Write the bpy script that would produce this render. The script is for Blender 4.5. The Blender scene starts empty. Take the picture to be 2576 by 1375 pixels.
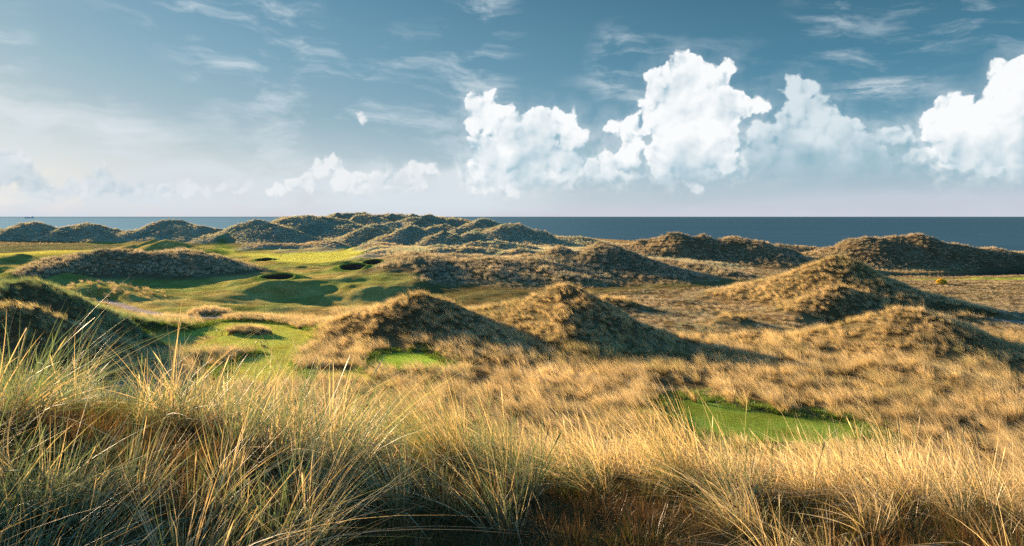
import bpy, bmesh, math, random
import numpy as np
from mathutils import Vector, Matrix
# ---------------------------------------------------------------- sky
SUN_AZ, SUN_EL = math.radians(-45), math.radians(10.8)      # azimuth measured from +Y towards +X

class NT:
    """tiny helper for writing node trees as expressions"""
    def __init__(s, tree): s.t = tree
    def new(s, typ, **kw):
        n = s.t.nodes.new(typ)
        for k, v in kw.items(): setattr(n, k, v)
        return n
    def put(s, sock, v):
        if hasattr(v, 'is_output'): s.t.links.new(v, sock)
        elif v is not None: sock.default_value = v
    def m(s, op, a, b=None, c=None, clamp=False):
        n = s.new('ShaderNodeMath', operation=op, use_clamp=clamp)
        for i, v in enumerate((a, b, c)): s.put(n.inputs[i], v)
        return n.outputs[0]
    def v(s, op, a, b=None, scale=None):
        n = s.new('ShaderNodeVectorMath', operation=op)
        s.put(n.inputs[0], a)
        if b is not None: s.put(n.inputs[1], b)
        if scale is not None: s.put(n.inputs[3], scale)
        return n.outputs[1] if op in ('LENGTH', 'DISTANCE', 'DOT_PRODUCT') else n.outputs[0]
    def comb(s, x, y, z=0.0):
        n = s.new('ShaderNodeCombineXYZ')
        for i, v in enumerate((x, y, z)): s.put(n.inputs[i], v)
        return n.outputs[0]
    def sep(s, v):
        n = s.new('ShaderNodeSeparateXYZ'); s.put(n.inputs[0], v); return n.outputs
    def noise(s, vec, scale, detail=4.0, rough=0.5, dist=0.0, color=False, lac=2.0, dim='3D'):
        n = s.new('ShaderNodeTexNoise', noise_dimensions=dim); s.put(n.inputs['Vector'], vec)
        n.inputs['Scale'].default_value = scale; n.inputs['Detail'].default_value = detail
        n.inputs['Roughness'].default_value = rough; n.inputs['Distortion'].default_value = dist
        n.inputs['Lacunarity'].default_value = lac
        return n.outputs[1 if color else 0]
    def voro(s, vec, scale, detail=2.0, rough=0.5, smooth=0.6):
        n = s.new('ShaderNodeTexVoronoi', feature='SMOOTH_F1', voronoi_dimensions='2D'); s.put(n.inputs['Vector'], vec)
        n.inputs['Scale'].default_value = scale; n.inputs['Detail'].default_value = detail
        n.inputs['Roughness'].default_value = rough; n.inputs['Smoothness'].default_value = smooth
        return n.outputs[0]
    def mix(s, f, a, b, blend='MIX'):
        n = s.new('ShaderNodeMix', data_type='RGBA', blend_type=blend)
        s.put(n.inputs[0], f)
        for i, v in ((6, a), (7, b)):
            if isinstance(v, (tuple, list)): v = tuple(v) + (1.0,) * (4 - len(v))
            s.put(n.inputs[i], v)
        return n.outputs[2]
    def ramp(s, f, stops, interp='LINEAR'):
        n = s.new('ShaderNodeValToRGB'); s.put(n.inputs[0], f); r = n.color_ramp; r.interpolation = interp
        while len(r.elements) < len(stops): r.elements.new(0.5)
        for e, (p, c) in zip(r.elements, stops): e.position = p; e.color = tuple(c) + (1.0,) * (4 - len(c))
        return n.outputs[0]
    def sm(s, x, a, b, lo=0.0, hi=1.0):
        n = s.new('ShaderNodeMapRange', interpolation_type='SMOOTHSTEP'); s.put(n.inputs[0], x)
        for i, v in zip((1, 2, 3, 4), (a, b, lo, hi)): s.put(n.inputs[i], v)
        return n.outputs[0]

def lin(r, g, b):
    f = lambda c: (c / 255 / 12.92) if c / 255 <= 0.04045 else ((c / 255 + 0.055) / 1.055) ** 2.4
    return (f(r), f(g), f(b))

def sky_xy(u, v):
    """a place in the sky: 800 x (azimuth, elevation) in radians"""
    az = math.atan((u - 512) / 800); el = math.atan((216.5 - v) / 800 * math.cos(az))
    return az * 800, el * 800

BRIGHT = [(486,184,12),(512,186,13),(545,182,14),(566,176,13),(606,178,12),(625,174,10),(700,174,16),(668,180,14),(726,166,12),(960,160,14),(990,166,16),(1020,164,18),(477,106,12),(485,100,10),(490,116,17),(503,116,12),(509,124,13),(474,121,10),(541,126,19),(556,118,10),(567,124,14),(574,139,13),(527,124,13),(533,146,24),
          (482,142,11),(492,158,20),(508,152,22),(530,168,22),(556,160,18),(478,174,12),(572,166,14),(500,176,15),
          (612,127,10),(630,127,10),(637,133,9),(633,146,12),(626,160,14),(609,166,13),(594,170,13),(640,171,6),
          (684,69,15),(668,72,11),(657,78,10),(700,71,13),(712,82,13),(727,69,7),(724,82,8),(656,93,13),(649,108,10),(687,96,26),(716,104,22),(729,118,13),(736,103,11),
          (660,118,18),(680,128,28),(711,130,24),(672,155,22),(697,152,26),(660,166,15),(718,152,20),(684,168,12),(757,107,9),(746,112,9),
          (1008,75,13),(1030,80,20),(1002,96,15),(1024,105,25),(953,106,10),(942,110,9),(967,107,9),(978,114,14),(933,121,9),(930,133,9),(950,133,20),(983,133,26),(1016,133,26),(945,146,14),(968,150,16),(1000,153,18),
          (1060,100,34),(1090,120,30)]
DIM = [(760,172,16),(800,172,20),(840,172,18),(880,172,14),(910,160,9),(925,155,8),(788,93,9),(796,84,8),(808,88,9),(797,98,13),(800,112,13),(815,112,15),(833,124,15),(845,134,15),(862,142,13),(783,122,8),(757,128,10),(768,130,9),(764,142,15),
       (798,140,22),(824,148,22),(850,156,18),(876,154,14),(886,138,9),(898,140,8),(908,131,5),(912,138,4),(760,158,18),(790,160,20),(880,164,16)]
LOW = [(330,164,7),(322,172,9),(338,172,9),(308,181,9),(294,185,7),(279,189,7),(343,181,11),(360,178,9),(376,177,9),(392,173,8),(405,173,8),(418,170,8),(432,171,7),(375,187,11),(400,184,9),(418,181,8),(348,190,8),
       (272,190,5),(361,115,3),(364,118,3),(398,193,5)]
SCRAPS = [(488,190,5),(478,191,4),(508,190,5),(514,192,4),(691,187,4.5),(697,190,3.5)]
HAZY = [(6,160,8),(16,158,6),(4,172,14),(20,172,10),(30,183,9),(45,189,8),(72,187,9),(88,185,9),(102,178,9),(108,186,9),(95,192,9),(118,189,6),(140,186,6),(150,189,8),(164,191,7),(178,188,6),(192,190,7),(206,189,6),(222,188,6),(236,189,6),(246,187,5),(60,195,10),(130,195,8)]

def blob_group(name, blobs, soft):
    g = bpy.data.node_groups.new(name, 'ShaderNodeTree')
    g.interface.new_socket('P', in_out='INPUT', socket_type='NodeSocketVector')
    g.interface.new_socket('H', in_out='OUTPUT', socket_type='NodeSocketFloat')
    k = NT(g); i = k.new('NodeGroupInput').outputs[0]; acc = None
    for (u, v, r) in blobs:
        x, y = sky_xy(u, v)
        h = k.m('SUBTRACT', r * 1.06 + 3.0, k.v('DISTANCE', i, (x, y, 0)))
        acc = h if acc is None else k.m('SMOOTH_MAX', acc, h, soft)
    o = k.new('NodeGroupOutput'); k.put(o.inputs[0], acc)
    return g

def make_sky():
    w = bpy.data.worlds.new('World'); bpy.context.scene.world = w; w.use_nodes = True
    t = w.node_tree; t.nodes.clear(); k = NT(t)
    d = k.new('ShaderNodeTexCoord').outputs['Generated']
    x, y, z = k.sep(d)
    az = k.m('ARCTAN2', x, y); el = k.m('ARCSINE', z)
    A = k.m('MULTIPLY', az, 800.0); E = k.m('MULTIPLY', el, 800.0)
    P = k.comb(A, E)
    e1 = k.m('DIVIDE', E, 1260.0, clamp=True)                # 0 horizon .. 1 zenith
    pos = lambda v: max(0.0, (216.5 - v)) / 1260.0
    left = k.ramp(e1, [(0, lin(212, 214, 224)), (pos(200), lin(203, 213, 223)), (pos(165), lin(190, 206, 217)), (pos(120), lin(150, 181, 198)), (pos(70), lin(122, 167, 190)),
                       (pos(0), lin(92, 147, 176)), (0.27, lin(92, 150, 186)), (0.36, (0.06, 0.36, 0.78)), (1, (0.06, 0.38, 0.84))])
    right = k.ramp(e1, [(0, lin(200, 207, 222)), (pos(200), lin(184, 202, 216)), (pos(165), lin(146, 184, 201)), (pos(120), lin(96, 150, 176)), (pos(70), lin(72, 130, 158)),
                        (pos(0), lin(58, 108, 134)), (0.27, lin(74, 128, 160)), (0.36, (0.06, 0.36, 0.78)), (1, (0.06, 0.38, 0.84))])
    side = k.sm(A, -420.0, 330.0)
    base = k.mix(side, left, right)
    nish = k.new('ShaderNodeTexSky', sky_type='NISHITA', sun_disc=False)
    nish.sun_elevation = SUN_EL; nish.sun_rotation = SUN_AZ; nish.air_density = 1.0; nish.dust_density = 1.0; nish.ozone_density = 2.0
    base = k.mix(0.10, base, k.mix(1.0, nish.outputs[0], (0.11, 0.11, 0.11), 'MULTIPLY'))
    # high thin veils and wisps
    rot = k.comb(k.m('ADD', k.m('MULTIPLY', A, 0.95), k.m('MULTIPLY', E, -0.30)), k.m('ADD', k.m('MULTIPLY', E, 3.6), k.m('MULTIPLY', A, 0.42)))
    wv = k.v('ADD', rot, k.v('SCALE', k.noise(P, 0.011, 3, 0.5, color=True, dim='2D'), scale=75.0))
    wisp = k.noise(wv, 0.0105, 7, 0.62, dim='2D')
    wmask = k.noise(P, 0.0062, 2, 0.5, dim='2D')
    wisp = k.m('MULTIPLY', k.sm(wisp, 0.46, 0.80), k.sm(wmask, 0.36, 0.60))
    wisp = k.m('MULTIPLY', wisp, k.sm(E, 40.0, 110.0, 0.45, 1.0))
    base = k.mix(k.m('MULTIPLY', wisp, 0.75), base, lin(214, 226, 233))
    # broad veil low on the left with a slanting upper edge
    rot2 = k.comb(k.m('MULTIPLY', A, 0.55), k.m('MULTIPLY', E, 2.2))
    vn = k.noise(k.v('ADD', rot2, k.v('SCALE', k.noise(P, 0.008, 3, 0.5, color=True, dim='2D'), scale=90.0)), 0.011, 6, 0.55)
    top = k.m('ADD', k.m('ADD', 66.0, k.m('MULTIPLY', k.sm(A, -470.0, -200.0, 1.0, 0.0), 52.0)), k.m('MULTIPLY', k.m('SUBTRACT', vn, 0.5), 130.0))
    veil = k.sm(k.m('SUBTRACT', top, E), -5.0, 42.0)
    veil = k.m('MULTIPLY', veil, k.sm(A, -40.0, 90.0, 1.0, 0.15))
    base = k.mix(k.m('MULTIPLY', veil, k.sm(vn, 0.30, 0.62, 0.10, 1.0)), base, lin(218, 227, 233))
    pink = k.m('MULTIPLY', k.sm(k.m('SUBTRACT', E, k.m('MULTIPLY', k.sm(A, 120.0, 330.0), 14.0)), 1.0, 15.0, 1.0, 0.0), 0.4)
    base = k.mix(pink, base, lin(208, 211, 224))
    # a streak of cirrus between the right-hand towers
    cx, cy = sky_xy(882, 88)
    sx = k.m('SUBTRACT', A, cx); sy = k.m('ADD', k.m('SUBTRACT', E, cy), k.m('MULTIPLY', sx, -0.02))
    sn = k.noise(k.comb(k.m('MULTIPLY', A, 0.5), k.m('MULTIPLY', E, 3.0)), 0.045, 6, 0.65, dim='2D')
    sd = k.m('SQRT', k.m('ADD', k.m('POWER', k.m('DIVIDE', sx, 62.0), 2.0), k.m('POWER', k.m('DIVIDE', sy, 13.0), 2.0)))
    base = k.mix(k.m('MULTIPLY', k.m('MULTIPLY', k.sm(sd, 0.1, 1.0, 1.0, 0.0), k.sm(sn, 0.32, 0.72)), 0.8), base, lin(226, 234, 239))
    # cumulus: piled puffs, warped by noise so the outline curls
    w1 = k.v('SCALE', k.v('SUBTRACT', k.noise(P, 0.05, 2, 0.5, color=True, dim='2D'), (0.5, 0.5, 0.5)), scale=11.0)
    w2 = k.v('SCALE', k.v('SUBTRACT', k.noise(P, 0.19, 3, 0.55, color=True, dim='2D'), (0.5, 0.5, 0.5)), scale=3.2)
    Q0 = k.v('MULTIPLY', k.v('ADD', k.v('ADD', P, w1), w2), (1, 1, 0))
    Q1 = k.v('ADD', Q0, (-3.4, 4.2, 0)); Q2 = k.v('ADD', Q0, (-9.0, 14.0, 0))
    bump = lambda q: k.m('SUBTRACT', 0.62, k.voro(q, 0.062, 2.6, 0.5, 0.5))
    b0 = bump(Q0); b1 = bump(Q1)
    soft_n = k.noise(P, 0.020, 3, 0.5, dim='2D')
    def layer(base, name, blobs, soft, amp, white, shade, opac, edge, y0, y1, form=True, low=-0.30):
        g = blob_group(name, blobs, soft)
        def blobs_at(q):
            n = k.new('ShaderNodeGroup'); n.node_tree = g; k.put(n.inputs[0], q); return n.outputs[0]
        r0 = blobs_at(Q0); r2 = blobs_at(Q2) if form else r0
        h0 = k.m('ADD', r0, k.m('MULTIPLY', b0, amp))
        inner = k.sm(h0, 1.0, 13.0, amp * 0.15, amp * 0.030)
        lit = k.m('ADD', 0.78, k.m('ADD', k.m('MULTIPLY', k.m('SUBTRACT', r2, r0), -0.016), k.m('MULTIPLY', k.m('SUBTRACT', b0, b1), inner)))
        lit = k.m('ADD', lit, k.m('MULTIPLY', k.m('SUBTRACT', soft_n, 0.5), 1.7))
        lit = k.m('ADD', lit, k.sm(E, 36.0, 105.0, low, 0.06), clamp=True)
        alpha = k.sm(h0, 0.0, k.m('ADD', edge, k.sm(E, 26.0, 62.0, 9.0 if form else 0.0, 0.0)))
        foot = k.sm(k.m('ADD', E, k.m('MULTIPLY', k.m('SUBTRACT', soft_n, 0.5), 30.0)), y0, y1)
        halo = k.m('MULTIPLY', k.sm(h0, -16.0 if form else -9.0, 4.0), k.sm(E, 30.0, 120.0, 0.55, 0.10))
        alpha = k.m('MULTIPLY', k.m('MULTIPLY', k.m('MAXIMUM', alpha, halo) if form else alpha, opac), foot)
        return k.mix(alpha, base, k.mix(lit, shade, white))
    plain = base
    west = layer(plain, 'hazy puffs', HAZY, 3.0, 7.0, lin(228, 234, 239), lin(184, 203, 215), 0.88, 6.0, 6.0, 18.0, form=False, low=0.0)
    west = layer(west, 'low puffs', LOW, 2.5, 7.0, lin(240, 243, 245), lin(198, 214, 223), 0.92, 5.0, 12.0, 28.0, form=False, low=0.0)
    east = layer(plain, 'dim towers', DIM, 3.0, 8.0, lin(228, 238, 243), lin(150, 186, 203), 0.86, 5.0, 26.0, 78.0)
    east = layer(east, 'scraps', SCRAPS, 2.5, 7.0, lin(240, 243, 245), lin(198, 214, 223), 0.9, 5.0, 12.0, 28.0, form=False, low=0.0)
    east = layer(east, 'bright towers', BRIGHT, 4.0, 9.0, lin(252, 254, 255), lin(176, 203, 216), 0.98, 3.6, 14.0, 46.0)
    def sector(under, col, a0, a1, e0, e1_):
        b = k.new('ShaderNodeBackground'); k.put(b.inputs[0], col)
        f = k.m('MULTIPLY', k.m('MULTIPLY', k.m('GREATER_THAN', A, a0), k.m('LESS_THAN', A, a1)), k.m('MULTIPLY', k.m('LESS_THAN', E, e1_), k.m('GREATER_THAN', E, e0)))
        m = k.new('ShaderNodeMixShader'); k.put(m.inputs[0], f); k.put(m.inputs[1], under); k.put(m.inputs[2], b.outputs[0]); return m.outputs[0]
    bg0 = k.new('ShaderNodeBackground'); k.put(bg0.inputs[0], plain)
    # piled clouds stand only in two sectors of the sky, low over the sea
    sh = sector(bg0.outputs[0], west, -520.0, -66.0, 6.0, 112.0)
    sh = sector(sh, east, -66.0, 640.0, 12.0, 178.0)
    o = k.new('ShaderNodeOutputWorld'); t.links.new(sh, o.inputs[0])
    w.cycles.sampling_method = 'MANUAL'; w.cycles.sample_map_resolution = 512
def make_camera():
    cd = bpy.data.cameras.new('camera'); co = bpy.data.objects.new('camera', cd); bpy.context.collection.objects.link(co)
    co.location = (0, 0, 20.0); co.rotation_euler = (math.radians(90), 0, 0)
    cd.sensor_width = 36.0; cd.lens = 36.0 * 800 / 1024; cd.shift_y = -(273 - 216.5) / 1024
    cd.clip_start = 0.1; cd.clip_end = 200000.0
    bpy.context.scene.camera = co
def make_sun():
    l = bpy.data.lights.new('sun', 'SUN'); l.energy = 26.0; l.angle = math.radians(0.6); l.color = (1.0, 0.71, 0.43)
    o = bpy.data.objects.new('sun', l); bpy.context.collection.objects.link(o)
    s = Vector((math.sin(SUN_AZ) * math.cos(SUN_EL), math.cos(SUN_AZ) * math.cos(SUN_EL), math.sin(SUN_EL)))
    o.rotation_euler = (-s).to_track_quat('-Z', 'Y').to_euler(); o.location = (-60, 60, 60)
sc = bpy.context.scene
sc.view_settings.view_transform = 'Standard'; sc.view_settings.look = 'None'; sc.view_settings.exposure = 0
cy = sc.cycles
cy.use_denoising = False
cy.max_bounces = 4; cy.diffuse_bounces = 2; cy.glossy_bounces = 1; cy.transmission_bounces = 2; cy.transparent_max_bounces = 2
cy.use_adaptive_sampling = True; cy.adaptive_threshold = 0.02; cy.caustics_reflective = False; cy.caustics_refractive = False
# ---------------------------------------------------------------- the land as one height field
rng = np.random.default_rng(7)
F, V0, EYE = 800.0, 216.5, 20.0          # survey: what stands at sight (u, v) and distance y
def at(u, v, y): return ((u - 512) * y / F, y, EYE - (v - V0) * y / F)
def on_plain(u, v, z=9.0):
    y = (EYE - z) * F / (v - V0); return ((u - 512) * y / F, y)

def _hash(ix, iy, s):
    h = (ix.astype(np.int64) * 374761393 + iy.astype(np.int64) * 668265263 + s * 1442695041) & 0xffffffff
    h = ((h ^ (h >> 13)) * 1274126177) & 0xffffffff
    return ((h ^ (h >> 16)) & 0xffff) / 65535.0
def vnoise(x, y, s=0):
    ix = np.floor(x); iy = np.floor(y); fx = x - ix; fy = y - iy
    fx = fx * fx * fx * (fx * (fx * 6 - 15) + 10); fy = fy * fy * fy * (fy * (fy * 6 - 15) + 10)
    ix = ix.astype(np.int64); iy = iy.astype(np.int64)
    a = _hash(ix, iy, s); b = _hash(ix + 1, iy, s); c = _hash(ix, iy + 1, s); d = _hash(ix + 1, iy + 1, s)
    return (a * (1 - fx) + b * fx) * (1 - fy) + (c * (1 - fx) + d * fx) * fy
def fbm(x, y, s=0, octv=4, gain=0.5):
    t = 0; a = 1.0; n = 0.0
    for o in range(octv):
        t = t + a * (vnoise(x, y, s + o * 17) - 0.5); n += a; a *= gain; x = x * 2.03 + 5.1; y = y * 2.03 + 3.7
    return t / n * 2
def sstep(x, a, b):
    t = np.clip((x - a) / (b - a), 0, 1); return t * t * (3 - 2 * t)
def inside(X, Y, poly):
    r = np.zeros(X.shape, bool); n = len(poly)
    for i in range(n):
        x0, y0 = poly[i]; x1, y1 = poly[(i + 1) % n]
        if y0 == y1: continue
        c = ((y0 > Y) != (y1 > Y)) & (X < (x1 - x0) * (Y - y0) / (y1 - y0) + x0)
        r ^= c
    return r
def poly_dist(X, Y, poly, closed=True):
    d = np.full(X.shape, 1e9); n = len(poly)
    for i in range(n if closed else n - 1):
        x0, y0 = poly[i]; x1, y1 = poly[(i + 1) % n]; dx, dy = x1 - x0, y1 - y0
        t = np.clip(((X - x0) * dx + (Y - y0) * dy) / max(dx * dx + dy * dy, 1e-9), 0, 1)
        d = np.minimum(d, np.hypot(X - x0 - t * dx, Y - y0 - t * dy))
    return d
def soft_in(X, Y, poly, w):
    """1 inside, 0 outside, soft over w metres either side"""
    out = np.zeros(X.shape); xs = [p[0] for p in poly]; ys = [p[1] for p in poly]
    m = (X > min(xs) - 2 * w) & (X < max(xs) + 2 * w) & (Y > min(ys) - 2 * w) & (Y < max(ys) + 2 * w)
    if m.any():
        x, y = X[m], Y[m]; d = poly_dist(x, y, poly); d = np.where(inside(x, y, poly), d, -d)
        out[m] = sstep(d, -w, w)
    return out

# each ridge: owner, crest (u, v, distance) from left to right, front run, back run, sharpness, grass height on it
R = []
def ridge(owner, pts, wf, wb, q=0.35, lift=0.4): R.append((owner, pts, wf, wb, q, lift))
# -- far left hills by the sea
ridge('far_left', [(-80,230,320),(-20,227,320),(0,226.5,320),(11,225,320),(23,220.3,320),(34,220.4,319),(46,222.6,317)], 19, 17, .2)
ridge('second_left', [(75,222.4,310),(84,220.4,310),(95,222.2,309),(107,226,306),(118,230,303)], 19, 16, .25)
ridge('third_left', [(148,225,304),(156,221.6,308),(170,217.6,310),(180,218.2,310),(193,221.4,308),(203,223,303),(209,227.5,299)], 21, 18, .2)
ridge('third_left', [(150,236,290),(163,228,297),(174,222.5,302),(182,226,298),(192,233,290)], 12, 14, .5)
# -- the high massif behind the green
ridge('massif', [(300,244,300),(345,241,330),(400,238,330),(480,238,320),(560,246,290),(620,252,240)], 68, 50, .0)
ridge('massif', [(300,246,262),(360,243,262),(420,241.5,262),(480,241,258),(540,244,248)], 25.36, 22.46, .0)
ridge('knoll', [(234,228,290),(245,220.4,290),(253,217.8,290),(265,220,288),(275,223.4,285),(287,231,280)], 22, 20, .3)
ridge('massif', [(268,221,345),(283,214.4,345),(296,216.4,345)], 16.91, 22.46, .3)
ridge('long_knoll', [(272,228,296),(284,221.6,305),(299,214.8,312),(311,212.2,315),(329,214.2,316),(345,222,304),(362,231,290)], 31.5, 40, .25)
ridge('massif', [(325,214.3,380),(338.5,211.4,380),(347,212,380),(357,212.6,380),(366,211.6,380),(377,213.6,380),(391,212.2,380),(407,212.2,380),(424,215,380),(437,214.8,380),(447,216,380),(458,218,376),(475,220,370)], 22.54, 33.7, .2)
for p in ((338,.0),(381,-.4),(394,-.8),(410,-.6),(428,0)):
    ridge('massif', [(p[0]-6,214.5+p[1],372),(p[0],211.8+p[1],374),(p[0]+7,214.8+p[1],372)], 10.608, 15.6, .4)
ridge('massif', [(357,214,345),(366,212,345),(377,214.4,342),(386,218,336),(395,222,328)], 19.16, 19.09, .35)
ridge('massif', [(386,223,316),(396,219,320),(404,216.8,322),(412,214.6,322),(419,217.6,318),(430,224,310)], 19.16, 19.09, .35)
ridge('massif', [(424,216,332),(432,213.6,332),(440,214.4,332),(456,217.2,328),(468,222.4,320)], 20.29, 20.22, .3)
ridge('massif', [(394,228.4,256),(402,224.8,258),(410,220.2,262),(416,223.9,260),(421,228,257),(430,232,252)], 14.65, 14.6, .55)
ridge('massif', [(355,229,266),(364,223.8,270),(372,221.2,271),(381,222.2,270),(386,225.6,268),(397,229,264)], 13.53, 14.6, .3)
ridge('massif', [(422,228,282),(432,224,285),(439,222.4,286),(446,223.2,284),(453,227,280)], 13.53, 13.48, .35)
ridge('massif', [(432,232,246),(441,227.6,250),(448,230,248),(460,238,240)], 11.27, 11.23, .5)
ridge('pointed', [(465,226,308),(475,219.7,310),(482,216,311),(489,217.8,309),(501,222,304)], 21.675, 28.9, .45)
ridge('massif', [(502,223,270),(517,221.6,271),(527,225.8,268),(536,233,262),(548,242,250)], 20.29, 20.22, .3)
ridge('massif', [(466,231.4,256),(477,227.6,260),(482,230,258),(489,235,252)], 11.27, 11.23, .5)
ridge('massif', [(478,227,274),(490,224.8,276),(497,227.6,273),(507,235,266)], 14.65, 14.6, .4)
ridge('massif', [(527,227,300),(539,228.6,300),(551,233.4,296),(562,240,290)], 16.91, 16.85, .3)
ridge('massif', [(546,233.4,282),(567,234,284),(583,235,282),(592,237.8,278),(602,243,272)], 16.91, 16.85, .3)
# -- low banks behind and beside the green
ridge('bank_behind', [(236,250,224),(246,245.5,228),(255,243.4,231),(272,243,235),(284,240.6,236),(296,241.2,236),(311,238.4,236),(322,240,234),(334,243,230),(350,249,222)], 10.5, 14, .3)
ridge('bank_behind', [(346,247,222),(358,243,223),(370,243.6,223),(383,241.4,221),(396,246,217),(412,252,210)], 9.8, 14, .3)
ridge('bank_behind', [(394,257,192),(406,252.4,195),(417,249.8,196),(428,251,194),(440,255.5,190)], 9.1, 16, .35)
ridge('broad_hill', [(424,276,136),(434,264,143),(446,256,147),(460,252.5,148),(490,253,147),(520,253,147),(548,254,148)], 27, 30, .1)
ridge('broad_hill', [(436,268,136),(452,264,137),(470,263,137),(490,266,134)], 10, 9, .2)
ridge('broad_hill', [(500,270,133),(524,265,135),(545,266,134),(566,271,131)], 10, 9, .2)
R.append(('massif', [('w', -28, 205, 1.0), ('w', -12, 190, 1.8), ('w', 6, 188, 2.0), ('w', 14, 184, 1.4), ('w', 22, 176, .4)], 34, 90, .0, 0))
ridge('massif', [(415,252,178),(440,247,182),(470,246.5,184),(500,248,182),(530,249,178)], 9.282, 8.986, .2)
ridge('massif', [(440,244,206),(475,240,210),(505,241,208),(530,244,204)], 10.61, 10.11, .25)
ridge('massif', [(500,251.5,170),(522,247.6,172),(540,249.5,170)], 6.63, 6.739, .3)
ridge('lit_cone', [(536,256,152),(548,250.6,152),(556,245,151.5),(563,241.6,151),(571,248,150.6),(580,254,150),(590,248.6,150),(598,242,149.6),(605,236.5,149),(613,239.6,148.4),(624,249.5,147),(640,259,144),(658,268,140),(690,277,134)], 20, 11, .85)
ridge('lit_cone', [(640,259,158),(656,257.6,156),(674,259,153),(694,262.4,149),(722,269,143),(742,276,137),(772,281.8,130)], 10, 10, .3)
# -- dunes along the shore on the right
ridge('shore_middle', [(614,246,216),(621,242.8,205),(629,240,204),(637,246,202),(645,248,201),(655,241,200),(663,238,199),(674,232.8,198),(684,238.6,197),(692,237.6,197),(701,235.8,196),(716,238.4,195),(734,234.6,194),(755,238.4,190),(775,251.4,184),(797,268,177)], 16.864, 26, .35)
ridge('shore_middle', [(636,256,190),(648,250,196),(662,246,198),(675,243,200)], 6.944, 14, .5)
ridge('shore_low', [(765,250,220),(772,247.8,220),(781,243.2,220),(792,243.6,220),(804,244.8,220),(817,250.8,218),(829,256,216)], 16.12, 22, .35)
ridge('shore_right', [(815,258,200),(823,254,198),(838,247,196),(850,247,195),(861.5,246.2,194),(875,237.2,193),(897,235,192),(914.5,236.4,191),(925,233.8,190),(946,237.8,190),(980,246,189),(1024,252.4,188),(1090,259,186),(1150,266,184)], 14.784, 26, .3)
# -- long ridge and mounds on the left of the fairway
ridge('long_ridge', [(49,262,135),(65,256,138),(80,254.2,138),(95,254,139),(108,251.2,140),(122,251,141),(136,249.4,142),(148,252,142),(158,250.6,142),(170,252.4,142),(178,251.4,142),(190,252,141),(200,254.5,140),(208,259.5,139),(214,267,137)], 12.5, 16, .2)
ridge('turf_mounds', [(-20,259,182),(5,257.8,180),(20,254.6,178),(33,258,176),(52,261.5,172)], 14, 9, .35, 0)
ridge('turf_mounds', [(5,274,130),(25,268.4,134),(41,263.6,136),(55,265,136),(74,270,134)], 12, 9, .4, 0)
ridge('turf_mounds', [(-20,268,140),(0,265,142),(14,268,141),(24,272,138)], 8, 8, .4, 0)
ridge('turf_mounds', [(104,252,228),(120,247.5,233),(136,243.4,236),(153,239,238),(161,241.4,236)], 12, 12, .5, 0)
ridge('turf_mounds', [(146,248,222),(156,243,225),(165,239.8,227),(173,240.8,226),(190,246,220),(205,250,214)], 11, 12, .5, 0)
ridge('long_ridge', [(173,248,206),(180.6,244.6,206),(188,249,204)], 4, 6, .5)
ridge('thistle', [(48,289,112),(58,286.4,112),(70,283.4,112),(82,281.6,112),(92,278.2,112),(103,278.8,111),(114,283,109),(122,289,106)], 9, 7, .35, .3)
ridge('thistle', [(110,293,103),(121,290,103),(129,291.5,103),(142,298.5,102)], 4.5, 4.5, .35, .3)
# -- turf waves between the tee and the green
for u0, u1, v, y, h, w in ((196,272,302,94.5,1.0,4.2),(330,360,303.4,97,.8,3),(250,300,285,118,.7,7),(300,380,287,114,1.1,6),(230,262,281,124,.8,5),(262,330,268.5,150,.9,7),(300,350,272.5,142,.8,6),
                           (345,400,276,134,.9,6),(330,372,281,126,.8,5),(385,412,270,146,1.2,6),(360,395,258.8,176,1.0,6),(340,352,250.5,205,1.0,5),(300,330,263.8,166,.9,6),(240,265,267,152,.8,6),(215,240,290,112,.7,5),(270,290,297,101,.5,4),(150,190,297,101,.5,5),
                           (228,250,256.5,190,.7,6),(255,300,252.6,204,.8,5),(300,345,251,208,.9,5)):
    um = (u0 + u1) / 2
    x0, x1 = (u0 - 512) * y / F, (u1 - 512) * y / F; h *= 0.6; x0 -= 3; x1 += 6
    R.append(('turf_mounds', [('w', x0, y + 1.5, .15 * h), ('w', (x0 + x1) / 2 - .15 * (x1 - x0), y, h), ('w', (x0 + x1) / 2 + .2 * (x1 - x0), y - .6, .9 * h), ('w', x1, y - 1.6, .15 * h)], w, w, .1, 0))
# -- about the tee
ridge('left_dune', [(-90,292,56),(-40,284,58),(0,277.6,60),(9,273.4,60.5),(19,272,61),(31,276,62.5),(47,287,64),(62,296,66),(78,304.5,68),(93,311.5,70),(116,318,73),(155,324.5,77),(203,329,80.5)], 11.5, 12, .3, .35)
ridge('left_dune', [(-40,312,50),(0,303,52),(30,306,53),(70,322,56)], 10, 8, .3, .35)
ridge('tee_island', [(230,334,75),(240,328.4,75.2),(250,327.6,75),(260,329.6,74.6),(270,335,74.2)], 1.9, 1.8, .1, 0)
ridge('near_hedge', [(80,346,61),(110,344,61.5),(130,345,62),(150,348.5,61.8),(170,351,61.6),(205,351,62),(235,348.5,63.2),(254,352,64)], 2.6, 1.8, .15, .25)
ridge('back_hedge', [(186,313.6,89),(195,310.6,90),(204,309.6,90),(213,310,90),(222,312,89.5),(230,313.5,89)], 2.6, 3, .2, 0.0)
ridge('back_hedge', [(210,318,86),(228,317,86),(247,315.6,86),(266,317.5,84.5),(280,319,83.5),(297,322.5,81),(316,326.5,77)], 2.6, 3, .15, 0.0)
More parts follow.
